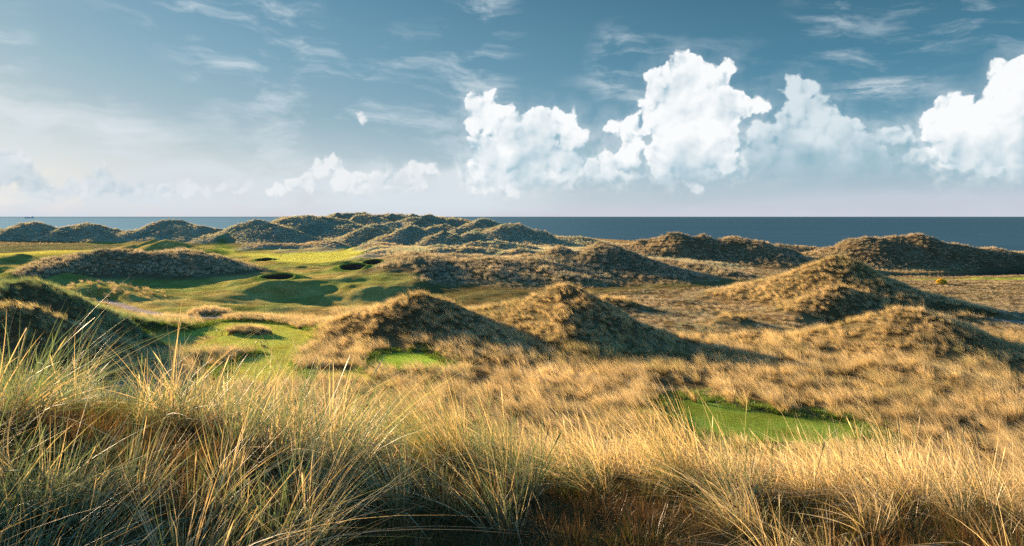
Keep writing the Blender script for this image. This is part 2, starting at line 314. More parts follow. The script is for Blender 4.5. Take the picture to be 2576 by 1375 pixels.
ridge('round_dune', [(318,332,76.93),(325,330,76.93),(349,317.3,75.852),(375,303.1,74.774),(401,294.5,73.696),(412,288.5,73.696),(420,286.5,73.696),(431,289.5,73.206),(447,300.1,72.128),(461,309.1,70.56),(481,321,68.992),(508,332,66.934),(545,342,64.288)], 7.6, 9, .35)
ridge('round_dune', [(440,306,73.1),(450,318,71.0),(460,332,67.7),(468,344,65.0)], 5, 5, .3)
ridge('tall_dune', [(486,308,84),(500,301.5,82),(515,299,80),(545,295.4,76),(556,285,74),(562,280.6,73.4),(569,278.4,73),(577,279.6,72.6),(590,288,71),(606,306,69.5),(618,324,68),(630,341,66.5),(642,350,65.5)], 7.2, 9, .4)
ridge('tall_dune', [(560,292,71),(567,306,68),(572,322,65.5),(578,340,63)], 5, 5, .3)
ridge('small_mounds', [(600,299,95),(606,296.4,95),(613,294.6,95),(625,296.2,94),(634,305,93)], 4, 5, .3)
ridge('small_mounds', [(634,316,92),(640,309.5,92),(648,308.6,91.5),(656,317,91)], 3, 3, .3)
ridge('small_mounds', [(664,325,82),(672,320,82),(679,318.5,82),(684,324,81)], 2.5, 2.5, .3)
ridge('ridged_dune', [(728,302,108),(745,292,107),(769,282,106),(783,275,105),(800,270,104),(817,261,102),(828,254,100.6),(836,252,100),(842,253,99.4),(851,258,98),(866,269,96),(891,281.8,93),(912,294.5,90),(930,307.6,87),(950,323.4,83),(968,332,80)], 13, 15, .4)
ridge('ridged_dune', [(772,320,87),(790,312,87.5),(810,302,88.5),(826,290.5,89.5),(841,281.4,90.5),(850,284,91),(858,286,91.4),(866,282,92),(876,276,93)], 8, 8, .5)
ridge('ridged_dune', [(866,279,93.5),(873,273,93.6),(880,270.6,93.4),(887,274,92.6),(896,283,91.6)], 5, 6, .5)
ridge('ridged_dune', [(776,283,101),(790,279,100.4),(806,274,99.6),(818,270,99)], 5, 5, .5)
ridge('ridged_dune', [(752,296,101),(770,290,100),(788,286.5,99)], 4.5, 5, .4)
ridge('front_dune', [(818,336,74.5),(844,328.6,73),(864,320.8,71.5),(886,310.8,70),(900,305.4,69),(911,303.6,68),(921,304.6,67),(930,313,66),(938,326,65),(948,341,63.6),(960,352,62)], 9.5, 7, .4)
ridge('small_ridge', [(720,322,82),(726,315,81),(731,312.8,80),(742,321,78),(762,332.4,75),(788,339,73)], 4, 5.5, .5)
ridge('pale_hummock', [(874,366,56),(888,361.5,56),(903,358.5,55.4),(918,359,54.6),(932,364,53.6),(946,372,52)], 3.4, 3, .25)
ridge('band', [(690,372,55),(720,368,55.6),(760,371,55),(800,378,53),(840,388,51),(880,398,49)], 4.5, 8, .1)
ridge('band', [(480,352,63),(520,355,61),(560,358,60),(600,360,59),(650,364,57)], 6, 8, .1)

def centre_height(X, Y):
    """plain, camera hill and the fall to the shore"""
    z = 9.0 + 0.4 * sstep(Y, 100, 190) + 1.0 * sstep(Y, 190, 300)
    z = z - 0.5 * sstep(X, 20, 90) * sstep(Y, 60, 120) - 0.9 * sstep(X, 20, 80) * sstep(Y, 130, 165)
    # the green stands on a low table whose front bank drops to the valley
    u = 512 + X / np.maximum(Y, 20.0) * F; e = 119.0 + 6.0 * fbm(X / 14.0, Y / 60.0 + 3.0, 301, 4)
    z = z + sstep(u, 170, 300) * (1 - sstep(u, 410, 450)) * ((1.15 + 0.5 * fbm(X / 9.0, Y / 50.0, 307, 3)) * sstep(Y, e - 6.5, e) * (1 - sstep(Y, 200, 250)) - 1.1 * sstep(Y, 90, 106) * (1 - sstep(Y, e - 9, e - 3)))
    zc = np.interp(X, [-30, -9, -5.2, -2.6, -1.0, 0, 1.0, 2.0, 3.9, 6, 14, 40], [18.2, 18.95, 18.92, 18.62, 18.36, 18.26, 18.18, 18.00, 17.80, 17.55, 16.6, 14.5])
    s0 = np.interp(X, [-6, -2, 1, 4, 10], [3.0, 3.0, 3.4, 4.4, 4.4]); s1 = np.interp(X, [-10, 0, 8], [31, 31, 29])
    t = np.clip((Y - s0) / (s1 - s0), 0, 1)
    fall = t * t * (3 - 2 * t)
    hill = (zc - 9.0) * (1 - fall)
    hill = hill * (1 - sstep(np.abs(X), 18, 60))
    z = z + hill
    # a trough runs along under the camera, below the brow
    z = z - 0.62 * np.exp(-((Y - 3.6) / 1.5) ** 2) * (1 - sstep(X, 1.2, 3.2))
    # blown-out hollow in the flank of the large stepped dune
    z = z - 1.6 * np.exp(-(((X - 36.8) / 4.5) ** 2 + ((Y - 83.0) / 3.6) ** 2))
    # the bare hollow in the middle, just before the crest
    z = z - 0.30 * np.exp(-(((X - 0.15) / 1.5) ** 2 + ((Y - 5.6) / 1.25) ** 2))
    z = z + 0.12 * fbm(X * 0.9, Y * 0.9, 3, 3) * (Y < 40)
    coast = np.interp(X, [-250, -120, 0, 60, 130, 220], [395, 400, 400, 330, 262, 250])
    z = z - 13.0 * sstep(Y - coast, 0, 70)
    return z

def ridge_world():
    out = []
    for owner, pts, wf, wb, q, lift in R:
        P = []
        for p in pts:
            if p[0] == 'w': P.append((p[1], p[2], p[3]))
            else:
                x, y, z = at(*p)
                b = float(centre_height(np.array([x]), np.array([y]))[0])
                P.append((x, y, max(0.05, z - (lift + (0.45 if y > 235 and lift > 0 else 0)) - b)))
        out.append((owner, P, wf, wb, q))
    return out
RW = None
OWNERS = []
def land(X, Y):
    """height, owner index of the strongest ridge (-1: open ground) and its share"""
    global RW
    if RW is None: RW = ridge_world()
    X = np.asarray(X, float); Y = np.asarray(Y, float)
    z0 = centre_height(X, Y)
    # wander the plan a little so no ridge is a ruled line
    amp = np.clip(Y / 110.0, 0.3, 2.6)
    wx = X + amp * fbm(X / (8 * amp), Y / (8 * amp), 11, 3); wy = Y + amp * fbm(X / (8 * amp) + 40, Y / (8 * amp), 23, 3)
    best = np.zeros(X.shape); own = np.full(X.shape, -1, int); tot = np.zeros(X.shape)
    for owner, P, wf, wb, q in RW:
        if owner not in OWNERS: OWNERS.append(owner)
        oi = OWNERS.index(owner); w = max(wf, wb) * 1.05
        xs = [p[0] for p in P]; ys = [p[1] for p in P]
        m = (wx > min(xs) - w) & (wx < max(xs) + w) & (wy > min(ys) - w) & (wy < max(ys) + w)
        if not m.any(): continue
        x, y = wx[m], wy[m]; h = np.zeros(x.shape)
        for i in range(len(P) - 1):
            (x0, y0, h0), (x1, y1, h1) = P[i], P[i + 1]
            dx, dy = x1 - x0, y1 - y0; L2 = max(dx * dx + dy * dy, 1e-6)
            t = np.clip(((x - x0) * dx + (y - y0) * dy) / L2, 0, 1)
            ex, ey = x - x0 - t * dx, y - y0 - t * dy; d = np.hypot(ex, ey)
            k = ey / np.maximum(d, 1e-6)                     # towards the sea +1, towards the camera -1
            ww = wf + (wb - wf) * (0.5 + 0.5 * k)
            s = np.clip(d / ww, 0, 1)
            prof = q * (1 - s) ** 1.5 + (1 - q) * (0.5 + 0.5 * np.cos(np.pi * s))
            h = np.maximum(h, (h0 + (h1 - h0) * t) * prof)
        b = best[m]; o = own[m]
        # smooth union of the ridges
        kk = 0.12 * np.minimum(h, b) + 1e-4
        hm = np.clip(0.5 + 0.5 * (h - b) / kk, 0, 1)
        nb = b * (1 - hm) + h * hm + kk * hm * (1 - hm)
        o = np.where((h > b) & (h > 0.18), oi, o)
        best[m] = nb; own[m] = o
    return z0 + best, own, best

KEEP = ('tee_island', 'near_hedge')
def on_tee_banks(own, best, thr):
    m = np.zeros(own.shape, bool)
    for i, o in enumerate(OWNERS):
        if o in KEEP: m |= (own == i)
    return m & (best > thr)
GRASSY = {'far_left','second_left','third_left','massif','knoll','long_knoll','pointed','bank_behind','broad_hill','lit_cone','shore_middle','shore_low','shore_right','long_ridge','left_dune','tee_island','near_hedge','back_hedge',
          'round_dune','tall_dune','small_mounds','ridged_dune','front_dune','small_ridge','pale_hummock','band'}

pl = lambda pts, z=9.0: [on_plain(u, v, z) for u, v in pts]
TEE = pl([(136,347),(140,343),(152,339),(180,335.5),(203,329),(211,324),(226,321.5),(262,322),(288,326),(308,330.5),(316,335),(309,342),(300,351),(292,362),(300,372),(300,384),(215,384),(228,363),(262,354),(256,350),(235,348.6),(205,351),(170,350.6),(150,349)])
TEE_FRONT = pl([(225,370),(365,370),(372,380),(205,380)])
SMALL_LAWN = pl([(374,356),(392,352.5),(424,353.5),(442,360),(450,369),(374,369)])
PATCH = pl([(664,410),(676,400),(694,398),(722,404),(748,410),(790,415),(845,421),(862,428),(862,437),(830,443),(740,443),(690,428)])
GREEN = [on_plain(u, v, 10.4) for u, v in [(222,247),(237,253.4),(279,254.6),(303,252.6),(334,252),(349,249.5),(357,252),(365,254.6),(384,254.6),(357,258.4),(326,263.8),(303,263.8),(279,261.4),(256,258.6),(240.5,255)]]
LEFT_FAIRWAY = [on_plain(u, v, 10.1) for u, v in [(-120,256),(-120,253),(0,252.4),(23,251.6),(46,249.8),(85,249.4),(112,249),(104,250.6),(66,253.6),(39,254.4),(0,255.6)]]
RIGHT_FAIRWAY = [on_plain(u, v, 8.0) for u, v in [(885,281.5),(900,279.5),(960,279.0),(1024,277.2),(1090,276.5),(1090,281),(1024,282),(960,281),(920,282.4)]]
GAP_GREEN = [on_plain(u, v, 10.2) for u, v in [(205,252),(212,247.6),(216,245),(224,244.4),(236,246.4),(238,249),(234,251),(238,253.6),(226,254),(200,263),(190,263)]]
POND = [on_plain(u, v, 7.6) for u, v in [(884,277.6),(900,275.6),(940,274.4),(985,272.6),(1024,271.6),(1110,271),(1110,275.4),(1024,275.6),(970,277.2),(930,278.2)]]
ROUGH = [on_plain(u, v, 9.5) for u, v in [(-160,310),(-160,252),(0,249),(110,245),(200,243),(236,252),(300,249),(400,250),(415,256),(408,268),(414,284),(425,299),(390,304),(330,306),(322,313),(245,315),(190,312),(110,312)]]
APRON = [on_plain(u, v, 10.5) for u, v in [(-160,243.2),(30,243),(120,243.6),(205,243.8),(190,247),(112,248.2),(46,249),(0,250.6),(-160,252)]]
VALLEY = [on_plain(u, v, 9.0) for u, v in [(410,306),(418,290),(450,287.5),(520,289.5),(560,291),(640,286.5),(700,283.8),(765,281.5),(770,284),(700,287.5),(640,291),(580,296),(540,299),(500,304),(460,309)]]
PATHS = [([on_plain(u, v) for u, v in [(88,300),(105,301.8),(120,305),(135,310),(158,314.5),(190,317),(212,317.6),(226,317)]], 0.7),
         ([on_plain(u, v, 8.7) for u, v in [(948,322.6),(985,323.4),(1024,325.4),(1090,328),(1180,331)]], 1.0)]
HOLES = [('left', (264.6,259.9), 1.7, 1.3), ('near', (278.6,276.8), 3.25, 2.3), ('middle', (353,266.9), 2.55, 2.7), ('right', (373,262.3), 1.85, 2.1)]
BUNKERS = []
def full_land(X, Y):
    z, own, best = land(X, Y)
    far = sstep(Y, 60, 160)
    g = np.zeros(X.shape)
    for i, o in enumerate(OWNERS):
        if o in GRASSY: g = np.where(own == i, 1.0, g)
    bump = fbm(X / 6.5, Y / 6.5, 31, 4, 0.55)
    rid = 1 - np.abs(fbm(X / 15.0, Y / 15.0, 57, 3)) * 2
    hb = sstep(best, 0.5, 5.0)
    z = z + hb * g * (1.05 * bump * (0.75 + 0.25 * far) + 0.75 * (rid - 0.7) * (0.4 + 0.6 * far))
    flat = 1 - sstep(best, 0.3, 1.5)
    inland = sstep(Y, 34, 60)
    # hummocks on the straw plain, long waves on the turf
    plain = flat * inland * (X > (430 - 512) * Y / F) * (Y < 160)
    z = z + plain * (0.22 * fbm(X / 3.2, Y / 3.2, 71, 3) + 0.15 * fbm(X / 9, Y / 9, 75, 2))
    rough = soft_in(X, Y, ROUGH, 6.0)
    z = z + rough * (0.50 * fbm(X / 12.0, Y / 7.0, 83, 4, 0.6))
    # lawns are levelled
    for poly, lev, w in ((TEE, 9.0, 1.2), (TEE_FRONT, 9.0, 1.2), (SMALL_LAWN, 9.0, 1.0), (PATCH, 9.0, 0.9)):
        a = soft_in(X, Y, poly, w); keep = on_tee_banks(own, best, 0.12) & (poly is TEE)
        a = np.where(keep, 0, a); z = z * (1 - a) + lev * a
    a = soft_in(X, Y, GREEN, 5.0); z = z * (1 - a) + (10.42 + 0.10 * fbm(X / 14, Y / 14, 91, 2)) * a
    a = soft_in(X, Y, LEFT_FAIRWAY, 6.0); z = z * (1 - a) + (10.1 + 0.10 * fbm(X / 20, Y / 20, 95, 2)) * a
    a = soft_in(X, Y, POND, 2.5); z = z * (1 - a) + 6.9 * a
    for path, w in PATHS:
        d = poly_dist(X, Y, path, False); a = 1 - sstep(d, w, w + 1.5); a = np.where(d > w + 2, 0, a)
        z = z * (1 - a) + np.minimum(z, 9.05) * a
    return z, own, best, g

def bunker_fix(X, Y, z):
    """a mounded collar and a pit for each bunker"""
    for name, (u, v), rx, ry, cx, cy, zr in BUNKERS:
        d = np.hypot((X - cx) / rx, (Y - cy) / ry)
        tilt = 0.20 * (Y - cy)                               # faces the golfer: the far lip stands higher
        collar = 1 - sstep(d, 1.25, 2.5)
        z = z * (1 - collar) + (zr + tilt * np.clip(1.6 - d * 0.45, 0, 1)) * collar
        z = np.where(d < 1.07, zr - 3.2, z)
    return z
def setup_bunkers():
    for name, (u, v), rx, ry in HOLES:
        y = np.linspace(110, 215, 3000); x = (u - 512) * y / F; z, *_ = full_land(x, y)
        i = int(np.argmax((EYE - (v - V0) * y / F) - z <= 0)); y = float(y[i])
        x, y, zr = at(u, v, y); BUNKERS.append((name, (u, v), rx * y / 165, ry * y / 165, x, y, zr))
setup_bunkers()
# ---------------------------------------------------------------- objects
COL = bpy.context.collection
def tag(o, label=None, cat=None, group=None, kind=None):
    if label: o['label'] = label
    if cat: o['category'] = cat
    if group: o['group'] = group
    if kind: o['kind'] = kind
    return o
def link(name, me, mat=None, parent=None):
    o = bpy.data.objects.new(name, me); COL.objects.link(o)
    if mat: me.materials.append(mat)
    if parent: o.parent = parent
    return o
def empty(name, loc, rz=0.0):
    o = bpy.data.objects.new(name, None); COL.objects.link(o); o.location = loc; o.rotation_euler = (0, 0, rz); o.empty_display_size = 0.1
    return o
def material(name):
    m = bpy.data.materials.new(name); m.use_nodes = True; m.node_tree.nodes.clear()
    k = NT(m.node_tree); o = k.new('ShaderNodeOutputMaterial')
    return m, k, o
def attr(k, name, typ='GEOMETRY'):
    n = k.new('ShaderNodeAttribute', attribute_name=name, attribute_type=typ); return n
def principled(k, o, col, rough=0.6, spec=0.3, normal=None, metal=0.0):
    b = k.new('ShaderNodeBsdfPrincipled'); k.put(b.inputs['Base Color'], col if hasattr(col, 'is_output') else tuple(col) + (1,))
    k.put(b.inputs['Roughness'], rough); b.inputs['Specular IOR Level'].default_value = spec; b.inputs['Metallic'].default_value = metal
    if normal is not None: k.put(b.inputs['Normal'], normal)
    k.t.links.new(b.outputs[0], o.inputs[0]); return b
def simple(name, col, rough=0.6, spec=0.3, var=0.12, scale=30.0, metal=0.0):
    m, k, o = material(name)
    n = k.noise(k.new('ShaderNodeTexCoord').outputs['Object'], scale, 4, 0.6)
    c = k.mix(n, tuple(x * (1 - var) for x in col), tuple(min(1, x * (1 + var)) for x in col))
    principled(k, o, c, rough, spec, metal=metal); return m
def bump(k, h, strength, dist=0.1):
    n = k.new('ShaderNodeBump'); n.inputs['Strength'].default_value = strength; n.inputs['Distance'].default_value = dist; k.put(n.inputs['Height'], h); return n.outputs[0]

def land_material():
    m, k, o = material('dune turf')
    c = attr(k, 'tint').outputs[0]; nap = attr(k, 'nap').outputs[2]
    p = k.new('ShaderNodeTexCoord').outputs['Object']
    n1 = k.noise(p, 0.35, 6, 0.6); n2 = k.noise(p, 3.2, 6, 0.65); n3 = k.noise(p, 24.0, 3, 0.6)
    v = k.m('ADD', k.m('MULTIPLY', n1, 0.7), k.m('ADD', k.m('MULTIPLY', n2, 0.7), k.m('MULTIPLY', n3, 0.6)))
    v = k.sm(v, 0.65, 1.35, 0.62, 1.42)
    col = k.mix(1.0, c, k.comb(v, v, v), 'MULTIPLY')
    hue = k.mix(k.sm(n1, 0.35, 0.65), (1.06, 0.98, 0.85), (0.95, 1.04, 1.02))
    col = k.mix(1.0, col, hue, 'MULTIPLY')
    h = k.m('ADD', k.m('MULTIPLY', n2, 0.5), k.m('MULTIPLY', n3, 0.35))
    b = bump(k, k.m('MULTIPLY', h, nap), 1.0, 0.35)
    # every square inch of turf is a brush of upright blades: scatter the facing of each point
    r = k.v('SUBTRACT', k.noise(k.v('SCALE', p, scale=1.0), 140.0, 2, 0.9, color=True), (0.5, 0.5, 0.5))
    b = k.v('NORMALIZE', k.v('ADD', k.v('SCALE', b, scale=0.55), k.v('MULTIPLY', r, (4.2, 4.2, 1.0))))
    d = k.new('ShaderNodeBsdfDiffuse'); k.put(d.inputs[0], col); k.put(d.inputs['Normal'], b)
    k.t.links.new(d.outputs[0], o.inputs[0]); return m

def grid_mesh(name, XYZ, N, faces, cols, naps, mat):
    used = np.unique(faces); remap = np.full(len(XYZ), -1, np.int64); remap[used] = np.arange(len(used))
    f = remap[faces].astype(np.int32); me = bpy.data.meshes.new(name)
    me.vertices.add(len(used)); me.vertices.foreach_set('co', XYZ[used].astype(np.float32).ravel())
    me.loops.add(f.size); me.loops.foreach_set('vertex_index', f.ravel())
    me.polygons.add(len(f)); me.polygons.foreach_set('loop_start', np.arange(0, f.size, 4, dtype=np.int32))
    me.polygons.foreach_set('use_smooth', np.ones(len(f), bool))
    a = me.attributes.new('tint', 'FLOAT_COLOR', 'POINT'); a.data.foreach_set('color', np.c_[cols[used], np.ones(len(used))].astype(np.float32).ravel())
    a = me.attributes.new('nap', 'FLOAT', 'POINT'); a.data.foreach_set('value', naps[used].astype(np.float32))
    me.update(calc_edges=True)
    me.normals_split_custom_set_from_vertices(N[used].astype(np.float32))
    me.materials.append(mat); return me

HILL = {
 'far_left': ('shaggy grey green dune at the far left, under the distant ship', 'dune'),
 'second_left': ('low rounded dune, second from the left along the sea', 'dune'),
 'third_left': ('broad grassy dune between two gaps of open sea, third from the left', 'dune'),
 'apron': ('bare shaded turf slope at the foot of the far left dunes', 'slope'),
 'massif': ('high crowded mass of shaggy dunes on the skyline behind the green', 'dune'),
 'knoll': ('rounded knoll at the left end of the skyline dunes, beside the sea gap', 'dune'),
 'long_knoll': ('long smooth dome of dune behind the flagstick, above the dark post', 'dune'),
 'pointed': ('pointed dune at the right end of the skyline, standing against the sea', 'dune'),
 'bank_behind': ('low tufted bank curving round the back of the putting green', 'bank'),
 'broad_hill': ('broad dark hillside of pale tussocks to the right of the bunkers', 'hillside'),
 'lit_cone': ('pyramid shaped dune with a sunlit left face and a long right slope', 'dune'),
 'shore_middle': ('steep dark dune by the sea right of the pyramid dune', 'dune'),
 'shore_low': ('low small dune with a pale rim, alone between the two big shore dunes', 'dune'),
 'shore_right': ('long dark dune with a bright sunlit rim above the pond', 'dune'),
 'long_ridge': ('long level ridge of bleached tussocks left of the bunkers', 'ridge'),
 'turf_mounds': ('smooth brown turf mounds rolling across the mown ground', 'mound'),
 'thistle': ('small bare mound with scattered upright tufts below the long ridge', 'mound'),
 'left_dune': ('blue shaded dune at the left edge sloping down to the tee', 'dune'),
 'tee_island': ('small oval island of rough grass in the middle of the tee', 'mound'),
 'near_hedge': ('low bank of tan grass along the near edge of the tee', 'bank'),
 'back_hedge': ('pale tufted bank along the far edge of the tee', 'bank'),
 'round_dune': ('rounded golden dune just right of the tee, shaded on its right side', 'dune'),
 'tall_dune': ('tall pointed shaggy dune in the middle with a steep dark right side', 'dune'),
 'small_mounds': ('small dark grassy humps on the plain right of the tall dune', 'mound'),
 'ridged_dune': ('large stepped golden dune on the right with a dark hollow in its flank', 'dune'),
 'front_dune': ('brown rounded dune in front of the large stepped dune', 'dune'),
 'small_ridge': ('small wedge shaped dune ridge left of the large stepped dune', 'dune'),
 'pale_hummock': ('pale windswept hummock in front of the brown rounded dune', 'mound'),
 'band': ('low swell of golden grass above the small right hand lawn', 'bank'),
}
FLAT = {
 'ground': ('rough sandy ground between the dunes', 'ground', 'structure'),
 'fairway': ('rolling shaded turf around the bunkers and below the green', 'fairway', 'structure'),
 'putting_green': ('sunlit yellow green putting surface holding the white flag', 'green', 'structure'),
 'left_fairway': ('thin bright strip of sunlit fairway at the left edge', 'fairway', 'structure'),
 'shaded_fairway': ('dark green gap of mown grass between the left dunes and the skyline dunes', 'fairway', 'structure'),
 'right_fairway': ('narrow strip of green fairway in front of the pond', 'fairway', 'structure'),
 'valley_turf': ('dark mown hollow at the foot of the broad hillside', 'turf', 'structure'),
 'tee_lawn': ('curving mown green tee with a worn tan patch', 'lawn', 'structure'),
 'small_lawn': ('small bright lawn in front of the rounded golden dune', 'lawn', 'structure'),
 'patch_lawn': ('vivid green mown patch among the tall golden grass on the right', 'lawn', 'structure'),
 'path': ('grey gravel path beyond the brown rounded dune at the right edge', 'path', 'structure'),
 'left_path': ('pale winding path behind the tee and the left dune', 'path', 'structure'),
}
FLAT_NAME = {'left_fairway': 'fairway', 'shaded_fairway': 'fairway', 'right_fairway': 'fairway', 'valley_turf': 'ground', 'tee_lawn': 'lawn', 'small_lawn': 'lawn', 'patch_lawn': 'lawn', 'left_path': 'path', 'putting_green': 'putting_green'}
HILLS = {}

def colour_of(X, Y, z, own, best, g):
    n = X.shape[0]
    big = fbm(X / 18, Y / 18, 101, 4); mid = fbm(X / 4, Y / 4, 111, 4)
    C = np.empty((n, 3)); C[:] = (0.235, 0.165, 0.082)
    C *= (1 + 0.25 * mid)[:, None]
    nap = np.full(n, 1.0)
    def lay(a, col, np_=None):
        nonlocal nap
        C[:] = C * (1 - a[:, None]) + np.asarray(col) * a[:, None]
        if np_ is not None: nap = nap * (1 - a) + np_ * a
    r = soft_in(X, Y, ROUGH, 5.0)
    lay(r, (0.34, 0.275, 0.095), 0.35)
    lay(r * sstep(big + 0.5 * mid, -0.25, 0.35) * 0.8, (0.165, 0.205, 0.055))
    lay(soft_in(X, Y, VALLEY, 5.0) * 0.85, (0.120, 0.135, 0.045), 0.3)
    lay(soft_in(X, Y, APRON, 4.0) * 0.85, (0.135, 0.135, 0.070), 0.4)  # shade below the far left dunes, put into the turf colour
    grass = g * sstep(best, 0.25, 0.9)
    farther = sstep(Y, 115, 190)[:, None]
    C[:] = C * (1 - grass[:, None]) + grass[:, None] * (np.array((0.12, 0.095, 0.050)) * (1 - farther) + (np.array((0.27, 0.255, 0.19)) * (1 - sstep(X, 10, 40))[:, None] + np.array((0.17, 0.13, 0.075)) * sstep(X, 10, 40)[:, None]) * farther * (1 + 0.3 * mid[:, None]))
    lay((own < 0) * (1 - r) * (1 - sstep(Y, 120, 170)) * 0.6, (0.12, 0.09, 0.045), 1.0)
    # near slope: dark thatch and reddish moss
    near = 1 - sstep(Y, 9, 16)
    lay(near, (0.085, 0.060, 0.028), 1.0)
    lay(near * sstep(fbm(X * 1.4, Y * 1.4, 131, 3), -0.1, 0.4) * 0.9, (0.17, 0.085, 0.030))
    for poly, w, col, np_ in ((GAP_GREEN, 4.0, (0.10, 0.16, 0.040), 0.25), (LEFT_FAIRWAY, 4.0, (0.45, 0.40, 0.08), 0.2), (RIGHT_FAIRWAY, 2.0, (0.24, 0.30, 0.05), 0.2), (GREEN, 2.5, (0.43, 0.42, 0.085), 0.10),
                              (TEE, 0.35, (0.30, 0.315, 0.062), 0.12), (TEE_FRONT, 0.35, (0.34, 0.33, 0.06), 0.12), (SMALL_LAWN, 0.35, (0.22, 0.32, 0.04), 0.12), (PATCH, 0.35, (0.125, 0.185, 0.030), 0.15)):
        a = soft_in(X, Y, poly, w)
        if poly is TEE: a = a * (1 - on_tee_banks(own, best, 0.1) * sstep(best, 0.1, 0.25))
        lay(a, col, np_)
    worn = soft_in(X, Y, pl([(152,339.2),(170,337),(212,335.8),(216,337.6),(204,342),(190,349),(140,349)]), 0.25)
    lay(worn * 0.9, (0.42, 0.32, 0.10))
    for path, w in PATHS:
        d = poly_dist(X, Y, path, False); lay(1 - sstep(d, w - 0.15, w + 0.15), (0.30, 0.265, 0.25), 0.2)
    for name, uv, rx, ry, cx, cy, zr in BUNKERS:
        d = np.hypot((X - cx) / rx, (Y - cy) / ry)
        lay((1 - sstep(d, 1.3, 2.3)) * 0.85, (0.12, 0.19, 0.036), 0.2)
    lay(soft_in(X, Y, POND, 2.0), (0.03, 0.028, 0.022), 0.2)
    lay(sstep(Y - np.interp(X, [-250, -120, 0, 60, 130, 220], [395, 400, 400, 330, 262, 250]), 30, 60), (0.36, 0.29, 0.19), 0.3)
    return np.clip(C, 0.004, 0.9), nap

def make_land():
    global HILLS
    na, y0 = 1080, -6.0
    ang = np.radians(np.linspace(-54, 54, na))
    r = [2.2]
    while r[-1] < 520:
        q = r[-1]; r.append(q + min(q * 0.0056, 0.62 if 120 < q < 225 else 9))
    r = np.array(r); nr = len(r)
    A, Rr = np.meshgrid(ang, r); X = (Rr * np.sin(A)).ravel(); Y = (Rr * np.cos(A) + y0).ravel()
    z, own, best, g = full_land(X, Y); z = bunker_fix(X, Y, z)
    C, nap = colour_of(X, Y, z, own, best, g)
    P = np.c_[X, Y, z]; G = P.reshape(nr, na, 3)
    N = np.cross(np.gradient(G, axis=1), np.gradient(G, axis=0)).reshape(-1, 3); N /= np.linalg.norm(N, axis=1)[:, None] + 1e-12
    i = np.arange(nr - 1)[:, None] * na + np.arange(na - 1)[None]
    faces = np.stack([i, i + 1, i + na + 1, i + na], -1).reshape(-1, 4)
    fx, fy = X[faces].mean(1), Y[faces].mean(1); fo = own[faces[:, 0]]; fb = best[faces[:, 0]]
    keys = list(FLAT) + list(HILL); fid = np.zeros(len(faces), int)
    fid[inside(fx, fy, ROUGH)] = keys.index('fairway')
    fid[inside(fx, fy, VALLEY)] = keys.index('valley_turf')
    for oi, o in enumerate(OWNERS):
        thr = 0.45 if o != 'turf_mounds' else 0.35
        fid[(fo == oi) & (fb > thr)] = keys.index(o)
    for poly, kname in ((GAP_GREEN, 'shaded_fairway'), (LEFT_FAIRWAY, 'left_fairway'), (RIGHT_FAIRWAY, 'right_fairway'), (GREEN, 'putting_green'), (TEE, 'tee_lawn'), (TEE_FRONT, 'tee_lawn'), (SMALL_LAWN, 'small_lawn'), (PATCH, 'patch_lawn')):
        m = inside(fx, fy, poly)
        if poly is TEE: m &= ~on_tee_banks(fo, fb, 0.2)
        fid[m] = keys.index(kname)
    for (path, w), kname in zip(PATHS, ('left_path', 'path')):
        fid[poly_dist(fx, fy, path, False) < w] = keys.index(kname)
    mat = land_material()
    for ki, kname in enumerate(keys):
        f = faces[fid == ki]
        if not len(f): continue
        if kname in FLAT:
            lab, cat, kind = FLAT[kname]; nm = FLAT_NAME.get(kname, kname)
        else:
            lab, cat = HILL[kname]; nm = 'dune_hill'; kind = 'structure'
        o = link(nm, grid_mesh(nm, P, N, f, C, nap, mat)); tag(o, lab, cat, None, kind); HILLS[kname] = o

# ---------------------------------------------------------------- grass
def grass_material(name, straw, pale, green, root, trans=0.35):
    m, k, o = material(name)
    t = attr(k, 'along').outputs[2]; b = attr(k, 'blade').outputs[2]
    dry = attr(k, 'dry', 'INSTANCER').outputs[2]; lum = attr(k, 'lum', 'INSTANCER').outputs[2]
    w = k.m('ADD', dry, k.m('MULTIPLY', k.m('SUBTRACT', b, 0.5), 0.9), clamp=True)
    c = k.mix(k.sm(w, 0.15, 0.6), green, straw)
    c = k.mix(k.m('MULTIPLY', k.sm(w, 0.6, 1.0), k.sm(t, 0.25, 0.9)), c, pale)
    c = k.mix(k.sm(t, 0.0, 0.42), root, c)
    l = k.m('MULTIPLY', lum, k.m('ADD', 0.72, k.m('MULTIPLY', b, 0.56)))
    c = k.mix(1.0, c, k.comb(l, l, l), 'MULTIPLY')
    d = k.new('ShaderNodeBsdfDiffuse'); k.put(d.inputs[0], c)
    tr = k.new('ShaderNodeBsdfTranslucent'); k.put(tr.inputs[0], k.mix(1.0, c, (1.0, 0.93, 0.62), 'MULTIPLY'))
    mx = k.new('ShaderNodeMixShader'); mx.inputs[0].default_value = trans
    k.t.links.new(d.outputs[0], mx.inputs[1]); k.t.links.new(tr.outputs[0], mx.inputs[2])
    gl = k.new('ShaderNodeBsdfGlossy'); gl.inputs['Roughness'].default_value = 0.42; k.put(gl.inputs[0], (0.8, 0.8, 0.8, 1))
    m2 = k.new('ShaderNodeMixShader'); m2.inputs[0].default_value = 0.035
    k.t.links.new(mx.outputs[0], m2.inputs[1]); k.t.links.new(gl.outputs[0], m2.inputs[2])
    k.t.links.new(m2.outputs[0], o.inputs[0]); return m

